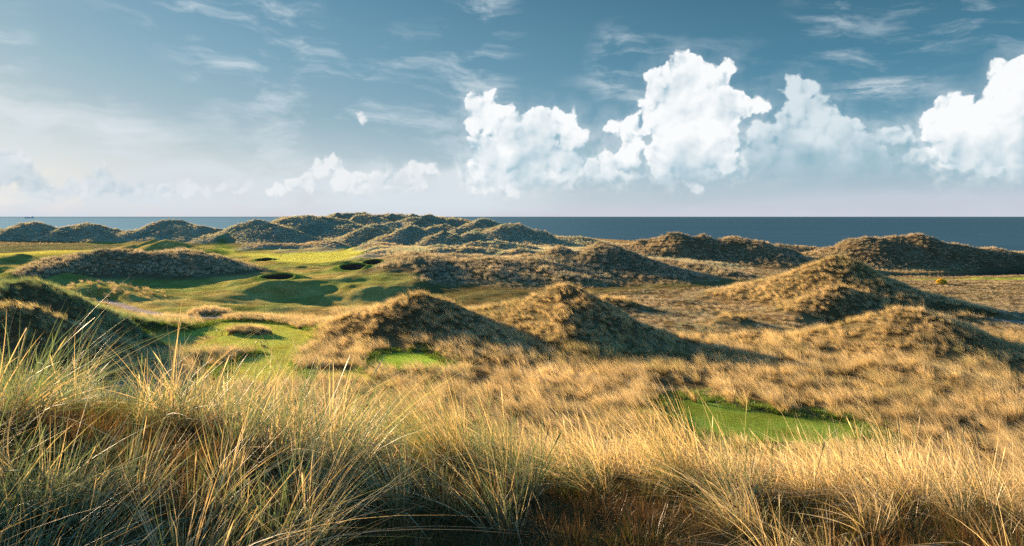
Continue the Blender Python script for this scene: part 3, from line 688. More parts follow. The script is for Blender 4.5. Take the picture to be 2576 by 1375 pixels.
def tuft_arrays(seed, n, height, hvar, width, segs, spread, fan, lean, curl, kink=0.0, head=False):
    """blades of one tussock; lean is towards -X (the wind)"""
    g = np.random.default_rng(seed)
    a = g.uniform(0, 2 * np.pi, n); rad = spread * np.sqrt(g.uniform(0, 1, n))
    bx, by = rad * np.cos(a), rad * np.sin(a)
    H = height * (1 + hvar * g.uniform(-1, 0.8, n)); W = width * g.uniform(0.6, 1.3, n)
    out = fan * (0.25 + rad / max(spread, 1e-6)) * g.uniform(0.2, 1.2, n); oa = a + g.normal(0, 0.5, n)
    dx = out * np.cos(oa) - lean * g.uniform(0.3, 1.3, n); dy = out * np.sin(oa)
    cu = curl * g.uniform(0.2, 1.5, n)
    face = g.uniform(0, np.pi, n)
    kk = g.uniform(0, 1, n) < kink; kh = g.uniform(0.45, 0.75, n)
    V = []; along = []; blade = []
    for s in range(segs + 1):
        t = s / segs
        x = bx + H * (dx * t + cu * (dx - lean * 0.6) * t * t); y = by + H * (dy * t + cu * dy * t * t)
        z = H * (t - 0.30 * cu * t * t - 0.22 * (dx * dx + dy * dy) * t * t)
        over = np.maximum(0, t - kh) * kk
        z = z - H * over * 1.25; x = x + H * over * np.sign(dx) * 0.35; y = y + H * over * np.sign(dy) * 0.2
        w = W * (1 - 0.93 * t ** 1.6) * 0.5
        if head: w = W * (0.40 if t < .80 else (1.05 if t < .97 else .15))
        for sg in (-1, 1):
            V.append(np.c_[x + sg * w * np.cos(face), y + sg * w * np.sin(face), z]); along.append(np.full(n, t)); blade.append(None)
    br = g.uniform(0, 1, n)
    V = np.stack(V, 1); along = np.stack(along, 1); blade = np.repeat(br[:, None], V.shape[1], 1)
    m = V.shape[1]; base = (np.arange(n) * m)[:, None]
    q = np.concatenate([np.stack([base[:, 0] + 2 * s, base[:, 0] + 2 * s + 1, base[:, 0] + 2 * s + 3, base[:, 0] + 2 * s + 2], 1) for s in range(segs)])
    return V.reshape(-1, 3), along.ravel(), blade.ravel(), q
def blades_mesh(name, parts, mat):
    V = []; A = []; B = []; Q = []; off = 0
    for v, a, b, q in parts:
        V.append(v); A.append(a); B.append(b); Q.append(q + off); off += len(v)
    V = np.concatenate(V); A = np.concatenate(A); B = np.concatenate(B); Q = np.concatenate(Q).astype(np.int32)
    me = bpy.data.meshes.new(name); me.vertices.add(len(V)); me.vertices.foreach_set('co', V.astype(np.float32).ravel())
    me.loops.add(Q.size); me.loops.foreach_set('vertex_index', Q.ravel()); me.polygons.add(len(Q)); me.polygons.foreach_set('loop_start', np.arange(0, Q.size, 4, dtype=np.int32))
    me.polygons.foreach_set('use_smooth', np.ones(len(Q), bool))
    for nm, arr in (('along', A), ('blade', B)):
        a = me.attributes.new(nm, 'FLOAT', 'POINT'); a.data.foreach_set('value', arr.astype(np.float32))
    me.update(calc_edges=True); me.materials.append(mat); return me

def proto_collection(name, meshes):
    c = bpy.data.collections.new(name)
    for i, me in enumerate(meshes):
        o = bpy.data.objects.new('%s %d' % (name, i), me); c.objects.link(o)
    return c
def scatter_group(coll):
    g = bpy.data.node_groups.new('scatter ' + coll.name, 'GeometryNodeTree')
    g.interface.new_socket('Geometry', in_out='INPUT', socket_type='NodeSocketGeometry'); g.interface.new_socket('Geometry', in_out='OUTPUT', socket_type='NodeSocketGeometry')
    n = g.nodes; gi = n.new('NodeGroupInput'); go = n.new('NodeGroupOutput')
    ci = n.new('GeometryNodeCollectionInfo'); ci.inputs[0].default_value = coll; ci.inputs[1].default_value = True; ci.inputs[2].default_value = True
    ip = n.new('GeometryNodeInstanceOnPoints'); ip.inputs['Pick Instance'].default_value = True
    def na(name, typ):
        a = n.new('GeometryNodeInputNamedAttribute'); a.data_type = typ; a.inputs[0].default_value = name; return a.outputs[0]
    L = g.links.new
    L(gi.outputs[0], ip.inputs['Points']); L(ci.outputs[0], ip.inputs['Instance']); L(na('kind', 'INT'), ip.inputs['Instance Index'])
    L(na('turn', 'FLOAT_VECTOR'), ip.inputs['Rotation']); L(na('grow', 'FLOAT_VECTOR'), ip.inputs['Scale']); L(ip.outputs[0], go.inputs[0])
    return g
def scatter_object(name, group, pts, turn, grow, kind, dry, lum, parent=None):
    me = bpy.data.meshes.new(name); n = len(pts); me.vertices.add(n); me.vertices.foreach_set('co', pts.astype(np.float32).ravel())
    for nm, typ, arr, key in (('turn', 'FLOAT_VECTOR', turn, 'vector'), ('grow', 'FLOAT_VECTOR', grow, 'vector'), ('kind', 'INT', kind, 'value'), ('dry', 'FLOAT', dry, 'value'), ('lum', 'FLOAT', lum, 'value')):
        a = me.attributes.new(nm, typ, 'POINT'); a.data.foreach_set(key, np.ascontiguousarray(arr.astype(np.int32 if typ == 'INT' else np.float32)).ravel())
    o = link(name, me, None, parent); m = o.modifiers.new('scatter', 'NODES'); m.node_group = group
    return o
def make_sea():
    m, k, o = material('sea water')
    p = k.new('ShaderNodeTexCoord').outputs['Object']; x, y, z = k.sep(p)
    h = k.m('ADD', k.noise(k.comb(k.m('MULTIPLY', x, 0.25), y), 0.12, 4, 0.6), k.m('MULTIPLY', k.noise(k.comb(k.m('MULTIPLY', x, 0.06), k.m('MULTIPLY', y, 0.35)), 0.03, 3, 0.6), 2.0))
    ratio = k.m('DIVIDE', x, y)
    base = k.mix(k.sm(ratio, -0.62, 0.25), (0.135, 0.255, 0.325), (0.019, 0.062, 0.090))  # brighter reflection on the sun's side painted into the water colour
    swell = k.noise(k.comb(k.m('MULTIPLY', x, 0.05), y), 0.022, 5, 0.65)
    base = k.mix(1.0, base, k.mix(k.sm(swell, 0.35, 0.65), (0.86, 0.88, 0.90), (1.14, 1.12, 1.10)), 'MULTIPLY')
    base = k.mix(k.sm(y, 2500.0, 26000.0, 0.0, 0.5), base, (0.05, 0.105, 0.14))  # distance haze near the horizon mixed into the water colour
    fleck = k.noise(k.comb(k.m('MULTIPLY', x, 0.02), k.m('MULTIPLY', y, 0.06)), 1.0, 3, 0.6)
    base = k.mix(k.m('MULTIPLY', k.sm(fleck, 0.70, 0.78), 0.5), base, (0.5, 0.55, 0.58))
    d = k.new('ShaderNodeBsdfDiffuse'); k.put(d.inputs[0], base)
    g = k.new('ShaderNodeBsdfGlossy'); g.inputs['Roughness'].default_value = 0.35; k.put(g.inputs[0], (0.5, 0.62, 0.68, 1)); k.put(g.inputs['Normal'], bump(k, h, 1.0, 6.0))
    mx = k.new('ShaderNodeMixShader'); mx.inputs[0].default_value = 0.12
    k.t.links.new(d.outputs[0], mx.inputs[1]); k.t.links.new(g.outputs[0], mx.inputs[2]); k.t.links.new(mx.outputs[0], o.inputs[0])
    bm = bmesh.new()
    rows = [150, 400, 1000, 3000, 9000, 30000, 90000]
    prev = None
    for yy in rows:
        cur = [bm.verts.new((f * max(yy, 900) * 1.0, yy, 0)) for f in (-1.6, -0.8, 0, 0.8, 1.6)]
        if prev:
            for i in range(4): bm.faces.new((prev[i], prev[i + 1], cur[i + 1], cur[i]))
        prev = cur
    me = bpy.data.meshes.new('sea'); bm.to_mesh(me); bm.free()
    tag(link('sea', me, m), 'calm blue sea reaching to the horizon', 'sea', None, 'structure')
def scatter_all():
    """sow the marram: thick tussocks by the camera, lighter ones far away"""
    g = np.random.default_rng(42)
    straw, pale, green, root = (0.58, 0.435, 0.235), (0.80, 0.68, 0.46), (0.17, 0.215, 0.070), (0.105, 0.075, 0.032)
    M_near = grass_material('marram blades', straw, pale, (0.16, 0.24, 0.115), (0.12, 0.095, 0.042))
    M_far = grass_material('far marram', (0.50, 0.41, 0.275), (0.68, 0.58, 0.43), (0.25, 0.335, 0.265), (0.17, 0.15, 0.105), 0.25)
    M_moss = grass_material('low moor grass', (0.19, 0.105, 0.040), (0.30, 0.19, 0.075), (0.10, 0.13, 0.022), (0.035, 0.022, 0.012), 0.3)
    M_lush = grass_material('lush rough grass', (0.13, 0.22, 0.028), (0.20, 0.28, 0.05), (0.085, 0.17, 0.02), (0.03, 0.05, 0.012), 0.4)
    near = []
    for i in range(5):
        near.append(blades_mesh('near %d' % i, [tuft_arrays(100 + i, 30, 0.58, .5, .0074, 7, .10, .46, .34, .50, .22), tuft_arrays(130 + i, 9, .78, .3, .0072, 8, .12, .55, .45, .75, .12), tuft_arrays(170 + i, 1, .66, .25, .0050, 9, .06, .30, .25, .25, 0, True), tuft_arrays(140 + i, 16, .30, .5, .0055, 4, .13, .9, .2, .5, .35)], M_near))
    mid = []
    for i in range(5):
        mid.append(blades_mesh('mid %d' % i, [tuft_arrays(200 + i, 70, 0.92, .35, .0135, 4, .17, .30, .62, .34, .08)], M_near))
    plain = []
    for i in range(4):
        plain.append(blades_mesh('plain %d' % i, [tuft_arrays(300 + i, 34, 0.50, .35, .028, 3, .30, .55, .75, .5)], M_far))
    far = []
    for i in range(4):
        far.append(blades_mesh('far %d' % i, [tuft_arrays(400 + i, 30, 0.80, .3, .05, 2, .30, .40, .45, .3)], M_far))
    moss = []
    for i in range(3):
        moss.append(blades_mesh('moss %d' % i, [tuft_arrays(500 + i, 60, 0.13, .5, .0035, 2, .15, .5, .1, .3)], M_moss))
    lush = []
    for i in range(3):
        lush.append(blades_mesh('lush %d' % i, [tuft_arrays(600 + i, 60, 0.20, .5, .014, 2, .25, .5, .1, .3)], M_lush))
    G = {n: scatter_group(proto_collection(n + ' tufts', c)) for n, c in (('near', near), ('mid', mid), ('plain', plain), ('far', far), ('moss', moss), ('lush', lush))}
    NV = {'near': 5, 'mid': 5, 'plain': 4, 'far': 4, 'moss': 3, 'lush': 3}

    def sow(ya, yb, dens, left=0.74, right=0.72):
        w = lambda y: (left + right) * y + 6
        n = int(dens * (yb - ya) * (w(ya) + w(yb)) / 2)
        y = ya + (yb - ya) * g.uniform(0, 1, int(n * 1.3)); keep = g.uniform(0, 1, len(y)) < w(y) / w(yb)
        y = y[keep]; x = -(left * y + 3) + g.uniform(0, 1, len(y)) * w(y)
        return x, y
    bands = [(56, 92, 16, 'bank'), (2.4, 7, 19, 'near'), (7, 16, 8, 'near'), (16, 30, 3.6, 'mid'), (30, 46, 4.0, 'mid'), (46, 70, 5.0, 'mid'), (70, 110, 4.0, 'mid'), (110, 170, 2.3, 'far'), (170, 270, 1.35, 'far'), (270, 405, .95, 'far')]
    store = {}
    for ya, yb, dens, kind in bands:
        only_banks = kind == 'bank'; kind = 'mid' if only_banks else kind
        x, y = sow(ya, yb, dens, 0.95 if yb <= 100 else 0.76)
        if only_banks: k_ = (x < -14) & (x > -36) ; x, y = x[k_], y[k_]
        z, own, best, gr = full_land(x, y); z = bunker_fix(x, y, z)
        n = len(x)
        names = np.array(OWNERS + ['ground'])[own]
        p = np.zeros(n)                                     # chance that a tussock grows here
        isg = gr > 0.5
        turfy = soft_in(x, y, ROUGH, 2.0) > .5
        p = np.where(isg, np.where(turfy, sstep(best, 0.8, 1.5), sstep(best, 0.12, 0.45)), 0.0)
        u = 512 + x / y * F
        opend = (own < 0) | (~isg) | (best < 0.3)
        rough = soft_in(x, y, ROUGH, 2.0); valley = soft_in(x, y, VALLEY, 3.0)
        plain_ground = opend & (rough < 0.3) & (valley < 0.4)
        p = np.where(plain_ground & (y < 260), np.maximum(p, 0.95), p)
        p = np.where(plain_ground & (y >= 260), np.maximum(p, 0.15), p)
        p = np.where(names == 'thistle', 0.22, p)
        p = np.where((names == 'broad_hill') & (u < 430), p * (0.25 + 0.75 * sstep(fbm(x / 7, y / 7, 211, 3), -.1, .3)), p)
        for poly, m in ((TEE, 0.35), (TEE_FRONT, .3), (SMALL_LAWN, .8), (PATCH, 1.25), (GREEN, 3), (LEFT_FAIRWAY, 5), (RIGHT_FAIRWAY, 1), (GAP_GREEN, 3), (POND, 1)):
            a = soft_in(x, y, poly, m); keepg = on_tee_banks(own, best, 0.15) & (poly is TEE)
            p = np.where((a > 0.08) & ~keepg, 0, p)
        for path, w in PATHS: p = np.where(poly_dist(x, y, path, False) < w + .4, 0, p)
        for nm, uv, rx, ry, cx, cy, zr in BUNKERS: p = np.where(np.hypot((x - cx) / rx, (y - cy) / ry) < 2.6, 0, p)
        if only_banks: p = np.where(np.isin(names, ['tee_island', 'near_hedge', 'back_hedge']) & (best > .1), .95, 0)
        patchy = fbm(x / 2.6, y / 2.6, 221, 3)
        if kind == 'near':
            # the mossy hollow before the crest stays open, with thin tussocks
            hollow = np.exp(-(((x - 0.45) / 2.2) ** 2 + ((y - 4.4) / 1.6) ** 2) ** 1.6)
            p = p * (1 - 0.95 * hollow); p = np.where(y < 3.5, p * np.where(x < -.6, .5, .2), p)
            p = p * sstep(fbm(x / .9, y / .9, 225, 3), -.42, .12)
            # low thin growth on the right brow so the lawn shows over it
        if kind == 'mid' and not only_banks: p = p * np.where(isg & (best > .8), sstep(fbm(x / 1.4, y / 1.4, 227, 2), -.9, -.1), .66 * sstep(fbm(x / 1.9, y / 1.9, 227, 2), -.62, .05))
        k_ = g.uniform(0, 1, n) < p
        x, y, z, names, best, patchy, isg, u = x[k_], y[k_], z[k_], names[k_], best[k_], patchy[k_], isg[k_], u[k_]
        n = len(x)
        # wind: most tussocks stream to the left, those on the left-hand brow to the right
        rz = g.normal(0.0, 0.30, n) + 0.5 * fbm(x / 12, y / 12, 261, 2)
        if kind == 'near': rz = np.where(x < -1.2 - 0.2 * (y - 6), np.pi + g.normal(0.3, 1.2, n), rz)
        tilt = g.normal(0, 0.24 if kind == 'near' else 0.12, (n, 2))
        s = g.uniform(0.7, 1.25, n)
        kd = np.full(n, kind, dtype=object)
        if kind in ('mid', 'far'):
            wind = (~isg | (best < .6)) & (u > 430) & (y > 74) & (y < 175)
            kd = np.where(wind, 'plain', kd)
        big = fbm(x / 6, y / 6, 231, 3)
        dry = np.clip(0.72 + 0.45 * big + g.normal(0, 0.14, n), 0, 1); lum = np.clip(1.0 + 0.30 * patchy + g.normal(0, 0.14, n), 0.55, 1.6)
        if kind == 'near':
            s = s * np.interp(x, [-5, -2, 0, 1.5, 4], [1.02, .96, .92, .78, .80]) * np.interp(y, [3, 5, 8, 16], [.8, .9, 1.0, 1.0])
            s = np.where(g.uniform(0, 1, n) < .12, s * g.uniform(1.15, 1.5, n), s)
            dry = np.clip(0.50 + 0.5 * big + g.normal(0, 0.2, n) + 0.20 * np.clip(x / 3.5, -1, 1) - .25 * np.exp(-((x + .5) / 1.0) ** 2), 0, 1)
        if kind == 'mid':
            s = s * np.where(isg & (best > .8), .58, np.interp(y, [16, 40, 70, 100], [.85, .9, .8, .7])); s = np.where(np.isin(names, ['tee_island', 'near_hedge', 'back_hedge']), .48 * g.uniform(.7, 1.3, n), s)
            dry = np.where(np.isin(names, ['left_dune']), dry - 0.55, dry)
        if kind == 'far':
            s = np.where((names == 'thistle'), s * .7, s) * np.interp(y, [100, 190, 230], [.7, .7, .62]); s = np.where((names == 'ground') & (y > 100), s * .7, s)
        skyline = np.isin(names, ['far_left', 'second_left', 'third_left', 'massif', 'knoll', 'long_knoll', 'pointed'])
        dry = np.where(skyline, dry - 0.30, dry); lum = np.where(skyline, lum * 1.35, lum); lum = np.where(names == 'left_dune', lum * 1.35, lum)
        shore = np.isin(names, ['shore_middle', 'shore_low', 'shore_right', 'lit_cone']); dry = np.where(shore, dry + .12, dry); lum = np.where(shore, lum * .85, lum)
        sz = np.c_[s, s, s * g.uniform(.85, 1.15, n)]
        turn = np.c_[tilt, rz]
        host = np.where((names != 'ground') & np.isin(names, list(HILLS)) & (best > 0.3), names, 'open')
        zone = np.where(host != 'open', host, np.where(y < 15, 'fore', np.where(y < 66, 'middle', 'plain')))
        for zn in np.unique(zone.astype(str)):
            for kk in np.unique(kd[zone == zn].astype(str)):
                m = (zone == zn) & (kd == kk)
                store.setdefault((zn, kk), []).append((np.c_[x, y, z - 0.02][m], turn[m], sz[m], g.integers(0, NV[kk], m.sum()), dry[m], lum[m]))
    # low red-brown moor grass under the near tussocks
    x, y = sow(2.4, 13, 34); z, own, best, gr = full_land(x, y); n = len(x)
    store[('moor', 'moss')] = [(np.c_[x, y, z - .01], np.c_[g.normal(0, .15, (n, 2)), g.uniform(0, 6.28, n)], np.repeat(g.uniform(.6, 1.5, n)[:, None], 3, 1), g.integers(0, 3, n), np.clip(.46 + .9 * fbm(x / 1.2, y / 1.2, 241, 3) + g.normal(0, .1, n), 0, 1), np.clip(1 + .5 * fbm(x, y, 251, 3), .5, 1.7))]
    # lush green fringe around the lawns by the camera
    x, y = sow(34, 90, 9); fr = np.zeros(len(x))
    for poly, m in ((TEE, 1.6), (SMALL_LAWN, 2.2), (PATCH, 2.8)):
        d = poly_dist(x, y, poly); ins = inside(x, y, poly); fr = np.maximum(fr, np.where(ins, d < .25, 1 - sstep(d, m * .4, m)))
    k_ = g.uniform(0, 1, len(x)) < fr * .95; x, y = x[k_], y[k_]; z, own, best, gr = full_land(x, y); n = len(x)
    store[('lush', 'lush')] = [(np.c_[x, y, z - .02], np.c_[g.normal(0, .15, (n, 2)), g.uniform(0, 6.28, n)], np.repeat(g.uniform(.5, 1.5, n)[:, None], 3, 1), g.integers(0, 3, n), g.uniform(0, 1, n), g.uniform(.7, 1.3, n))]
    LAB = {'fore': ('tall tangled marram grass covering the near brow of the dune', 'grass'), 'middle': ('golden windswept marram filling the ground between the tee and the lawns', 'grass'),
           'plain': ('short sunlit straw grass over the flat plain beyond the dunes', 'grass'), 'moor': ('low red brown moor grass in the dark hollow underfoot', 'grass'), 'lush': ('short lush green grass fringing the mown lawns', 'grass')}
    tot = 0
    for (zn, kk), parts in store.items():
        arr = [np.concatenate([p[i] for p in parts]) for i in range(6)]; tot += len(arr[0])
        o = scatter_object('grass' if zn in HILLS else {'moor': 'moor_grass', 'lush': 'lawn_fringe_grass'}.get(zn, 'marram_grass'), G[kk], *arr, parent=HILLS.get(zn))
        o['kind'] = 'stuff'
        if zn in LAB:
            lab, cat = LAB[zn]
            if kk == 'plain' and zn != 'plain': lab = 'flattened pale straw grass at the back of the tee and the lawns'
            if zn == 'plain' and kk == 'far': lab = 'upright pale tussocks on the ground behind the straw plain'
            if zn == 'plain' and kk == 'mid': lab = 'clumps of tall grass at the near edge of the straw plain'
            tag(o, lab, cat)
    print('tufts', tot)
# ---------------------------------------------------------------- things on the course
def bm_obj(name, bm, mat, parent=None, smooth=True):
    me = bpy.data.meshes.new(name); bmesh.ops.recalc_face_normals(bm, faces=bm.faces); bm.to_mesh(me); bm.free()
    if smooth:
        for p in me.polygons: p.use_smooth = True
    return link(name, me, mat, parent)
def tube(bm, pts, rad, sides=8, cap=True):
    pts = [Vector(p) for p in pts]; rings = []
    rads = rad if isinstance(rad, (list, tuple)) else [rad] * len(pts)
    for i, p in enumerate(pts):
        d = (pts[min(i + 1, len(pts) - 1)] - pts[max(i - 1, 0)]).normalized()
        a = d.cross(Vector((0, 1, 0.01))); a = a.normalized() if a.length > 1e-3 else Vector((1, 0, 0)); b = d.cross(a)
        rings.append([bm.verts.new(p + (a * math.cos(2 * math.pi * j / sides) + b * math.sin(2 * math.pi * j / sides)) * rads[i]) for j in range(sides)])
    for r0, r1 in zip(rings, rings[1:]):
        for j in range(sides): bm.faces.new((r0[j], r0[(j + 1) % sides], r1[(j + 1) % sides], r1[j]))
    if cap: bm.faces.new(rings[0][::-1]); bm.faces.new(rings[-1])
def lathe(bm, prof, sides=20, centre=(0, 0, 0)):
    c = Vector(centre); rings = []
    for r, z in prof: rings.append([bm.verts.new(c + Vector((r * math.cos(2 * math.pi * j / sides), r * math.sin(2 * math.pi * j / sides), z))) for j in range(sides)])
    for r0, r1 in zip(rings, rings[1:]):
        for j in range(sides): bm.faces.new((r0[j], r0[(j + 1) % sides], r1[(j + 1) % sides], r1[j]))
    bm.faces.new(rings[0][::-1]); bm.faces.new(rings[-1])
def ground_z(x, y):
    a, b = np.array([float(x)]), np.array([float(y)]); z, *_ = full_land(a, b); return float(bunker_fix(a, b, z)[0])
def foot(u, v):
    """where the sight line through (u, v) meets the land"""
    y = np.linspace(25, 420, 4000); x = (u - 512) * y / F; z, *_ = full_land(x, y); z = bunker_fix(x, y, z)
    h = (EYE - (v - V0) * y / F) - z; i = np.where(h <= 0)[0]
    i = i[0] if len(i) else int(np.argmin(np.abs(h))); return float(x[i]), float(y[i]), float(z[i])

def make_bunkers():
    ms, k, o = material('bunker sand'); p = k.new('ShaderNodeTexCoord').outputs['Object']
    n = k.noise(p, 3.0, 5, 0.6); principled(k, o, k.mix(n, (0.30, 0.25, 0.19), (0.42, 0.36, 0.28)), 0.95, 0.05, bump(k, k.noise(p, 9, 4, 0.6), 0.6, 0.08))
    mw, k, o = material('stacked sod wall'); p = k.new('ShaderNodeTexCoord').outputs['Object']; z = k.sep(p)[2]
    band = k.m('FRACT', k.m('MULTIPLY', z, 9.0)); nn = k.noise(p, 7.0, 5, 0.7)
    c = k.mix(nn, (0.03, 0.024, 0.022), (0.16, 0.125, 0.10)); c = k.mix(k.sm(band, 0.0, 0.25, 0.75, 0.0), c, (0.016, 0.013, 0.013))
    principled(k, o, c, 0.95, 0.03, bump(k, k.m('ADD', nn, band), 0.8, 0.06))
    ml, k, o = material('bunker lip turf'); p = k.new('ShaderNodeTexCoord').outputs['Object']
    r = k.v('SUBTRACT', k.noise(p, 140.0, 2, 0.9, color=True), (0.5, 0.5, 0.5)); geo = k.new('ShaderNodeNewGeometry').outputs['Normal']
    d = k.new('ShaderNodeBsdfDiffuse'); k.put(d.inputs[0], k.mix(k.noise(p, 2.5, 4, 0.6), (0.13, 0.19, 0.036), (0.24, 0.27, 0.06)))
    k.put(d.inputs['Normal'], k.v('NORMALIZE', k.v('ADD', k.v('SCALE', geo, scale=0.55), k.v('MULTIPLY', r, (4.2, 4.2, 1.0))))); k.t.links.new(d.outputs[0], o.inputs[0])
    lab = {'left': 'small dark pot bunker just left of the flagstick, smallest of the four', 'near': 'wide dark pot bunker nearest the tee, below the green', 'middle': 'deep dark pot bunker with a pale sand floor, right of the green', 'right': 'dark pot bunker at the right end of the green, tucked behind the deep one'}
    for name, uv, rx, ry, cx, cy, zr in BUNKERS:
        e = empty('bunker', (cx, cy, zr)); tag(e, lab[name], 'bunker', 'pot bunkers around the green')
        S = 56; g = np.random.default_rng(len(name))
        wob = [1 + 0.05 * math.sin(3 * 2 * math.pi * j / S + len(name)) + 0.03 * math.sin(5 * 2 * math.pi * j / S) for j in range(S)]
        def ring(bm, s, dz, plane=True):
            vs = []
            for j in range(S):
                a = 2 * math.pi * j / S; x, y = rx * s * wob[j] * math.cos(a), ry * s * wob[j] * math.sin(a)
                vs.append(bm.verts.new((x, y, (0.20 * y * 1.15 if plane else 0) + dz)))
            return vs
        def skin(bm, rs):
            for r0, r1 in zip(rs, rs[1:]):
                for j in range(S): bm.faces.new((r0[j], r0[(j + 1) % S], r1[(j + 1) % S], r1[j]))
        bm = bmesh.new()
        outer = []
        for j in range(S):
            a = 2 * math.pi * j / S; x, y = rx * 1.5 * wob[j] * math.cos(a), ry * 1.5 * wob[j] * math.sin(a)
            outer.append(bm.verts.new((x, y, ground_z(cx + x, cy + y) - zr - 0.03)))
        mids = []
        for j in range(S):
            a = 2 * math.pi * j / S; x, y = rx * 1.2 * wob[j] * math.cos(a), ry * 1.2 * wob[j] * math.sin(a)
            mids.append(bm.verts.new((x, y, max(ground_z(cx + x, cy + y) - zr + 0.04, 0.20 * y * 1.1))))
        skin(bm, [outer, mids, ring(bm, 1.03, 0.10), ring(bm, 0.985, 0.02), ring(bm, 0.97, -0.10)]); bm_obj('lip', bm, ml, e)
        depth = 1.25
        bm = bmesh.new(); fl = -depth - 0.20 * ry * 0.3
        rs = [ring(bm, 0.995, 0.02)]
        for q in range(1, 6):
            t = q / 5; r_ = []
            for j in range(S):
                a = 2 * math.pi * j / S; s = 0.985 - 0.12 * t
                x, y = rx * s * wob[j] * math.cos(a), ry * s * wob[j] * math.sin(a); r_.append(bm.verts.new((x, y, (0.23 * y) * (1 - t) + fl * t)))
            rs.append(r_)
        skin(bm, rs); bm_obj('sod_wall', bm, mw, e)
        bm = bmesh.new(); c = bm.verts.new((0, 0, fl + 0.0)); r1 = []
        for s, dz in ((0.45, 0.03), (0.88, 0.16)):
            r1.append([bm.verts.new((rx * s * wob[j] * math.cos(2 * math.pi * j / S), ry * s * wob[j] * math.sin(2 * math.pi * j / S), fl + dz)) for j in range(S)])
        for j in range(S): bm.faces.new((c, r1[0][j], r1[0][(j + 1) % S]))
        skin(bm, r1); bm_obj('sand', bm, ms, e)

def make_flag():
    x, y, z = foot(280.6, 256.9); e = empty('flagstick', (x, y, z)); tag(e, 'thin golf flagstick with a white flag standing on the sunlit green', 'flagstick')
    m, k, o = material('banded pole'); p = k.new('ShaderNodeTexCoord').outputs['Object']; zz = k.sep(p)[2]
    b = k.m('LESS_THAN', k.m('FRACT', k.m('DIVIDE', zz, 0.92)), 0.5)
    principled(k, o, k.mix(b, (0.75, 0.75, 0.72), (0.03, 0.03, 0.035)), 0.35, 0.4)
    bm = bmesh.new(); tube(bm, [(0, 0, -0.1), (0, 0, 1.1), (-0.02, 0, 2.22)], [0.05, 0.048, 0.042], 10); bm_obj('pole', bm, m, e)
    bm = bmesh.new(); lathe(bm, [(0.0, 2.20), (0.055, 2.21), (0.06, 2.25), (0.035, 2.28), (0.0, 2.285)], 10); bm_obj('finial', bm, simple('white knob', (.8, .8, .8), .4), e)
    bm = bmesh.new(); nx, ny = 10, 7; V = {}
    for i in range(nx + 1):
        for j in range(ny + 1):
            s, t = i / nx, j / ny
            V[i, j] = bm.verts.new((-0.03 - 0.46 * s, 0.05 * math.sin(s * 7) * s, 2.18 - 0.40 * t - 0.42 * s ** 1.3 + 0.16 * s * t))
    for i in range(nx):
        for j in range(ny): bm.faces.new((V[i, j], V[i + 1, j], V[i + 1, j + 1], V[i, j + 1]))
    fo = bm_obj('flag', bm, simple('white flag cloth', (.82, .82, .86), .8, .1), e); fo.modifiers.new('cloth', 'SOLIDIFY').thickness = 0.006

def make_hoops():
    mm = simple('green enamelled wire', (0.02, 0.032, 0.012), .5, .4)
    def hoop(u0, u1, v, label, lean):
        xa, ya, za = foot((u0 + u1) / 2, v); w = (u1 - u0) * ya / F / 2
        bm = bmesh.new(); h = 0.34
        pts = [(-w, 0, -.08), (-w * 1.0 + lean, 0, h * .5), (-w + lean * 2, 0, h)]
        for i in range(1, 12):
            a = math.pi * (1 - i / 12); pts.append((w * math.cos(a) + lean * 2, 0, h + w * 0.95 * math.sin(a)))
        pts += [(w + lean * 2, 0, h), (w + lean, 0, h * .5), (w, 0, -.08)]
        tube(bm, pts, 0.018, 8); o = bm_obj('metal_hoop', bm, mm); o.location = (xa, ya, za); o.rotation_euler = (0, 0, .1)
        tag(o, label, 'hoop', 'thin metal hoops stuck in the tee'); return o
    hoop(255, 261.2, 348, 'thin dark hoop on the near side of the tee, left of the rabbit', .02)
    hoop(261.6, 267.6, 348, 'thin dark hoop on the near side of the tee, arching over the rabbit', 0)
    hoop(216.3, 221.6, 335.8, 'thin dark hoop left of the grass island, the farther one from it', 0)
    hoop(222.5, 227.8, 336.2, 'thin dark hoop left of the grass island, the one touching its edge', 0)
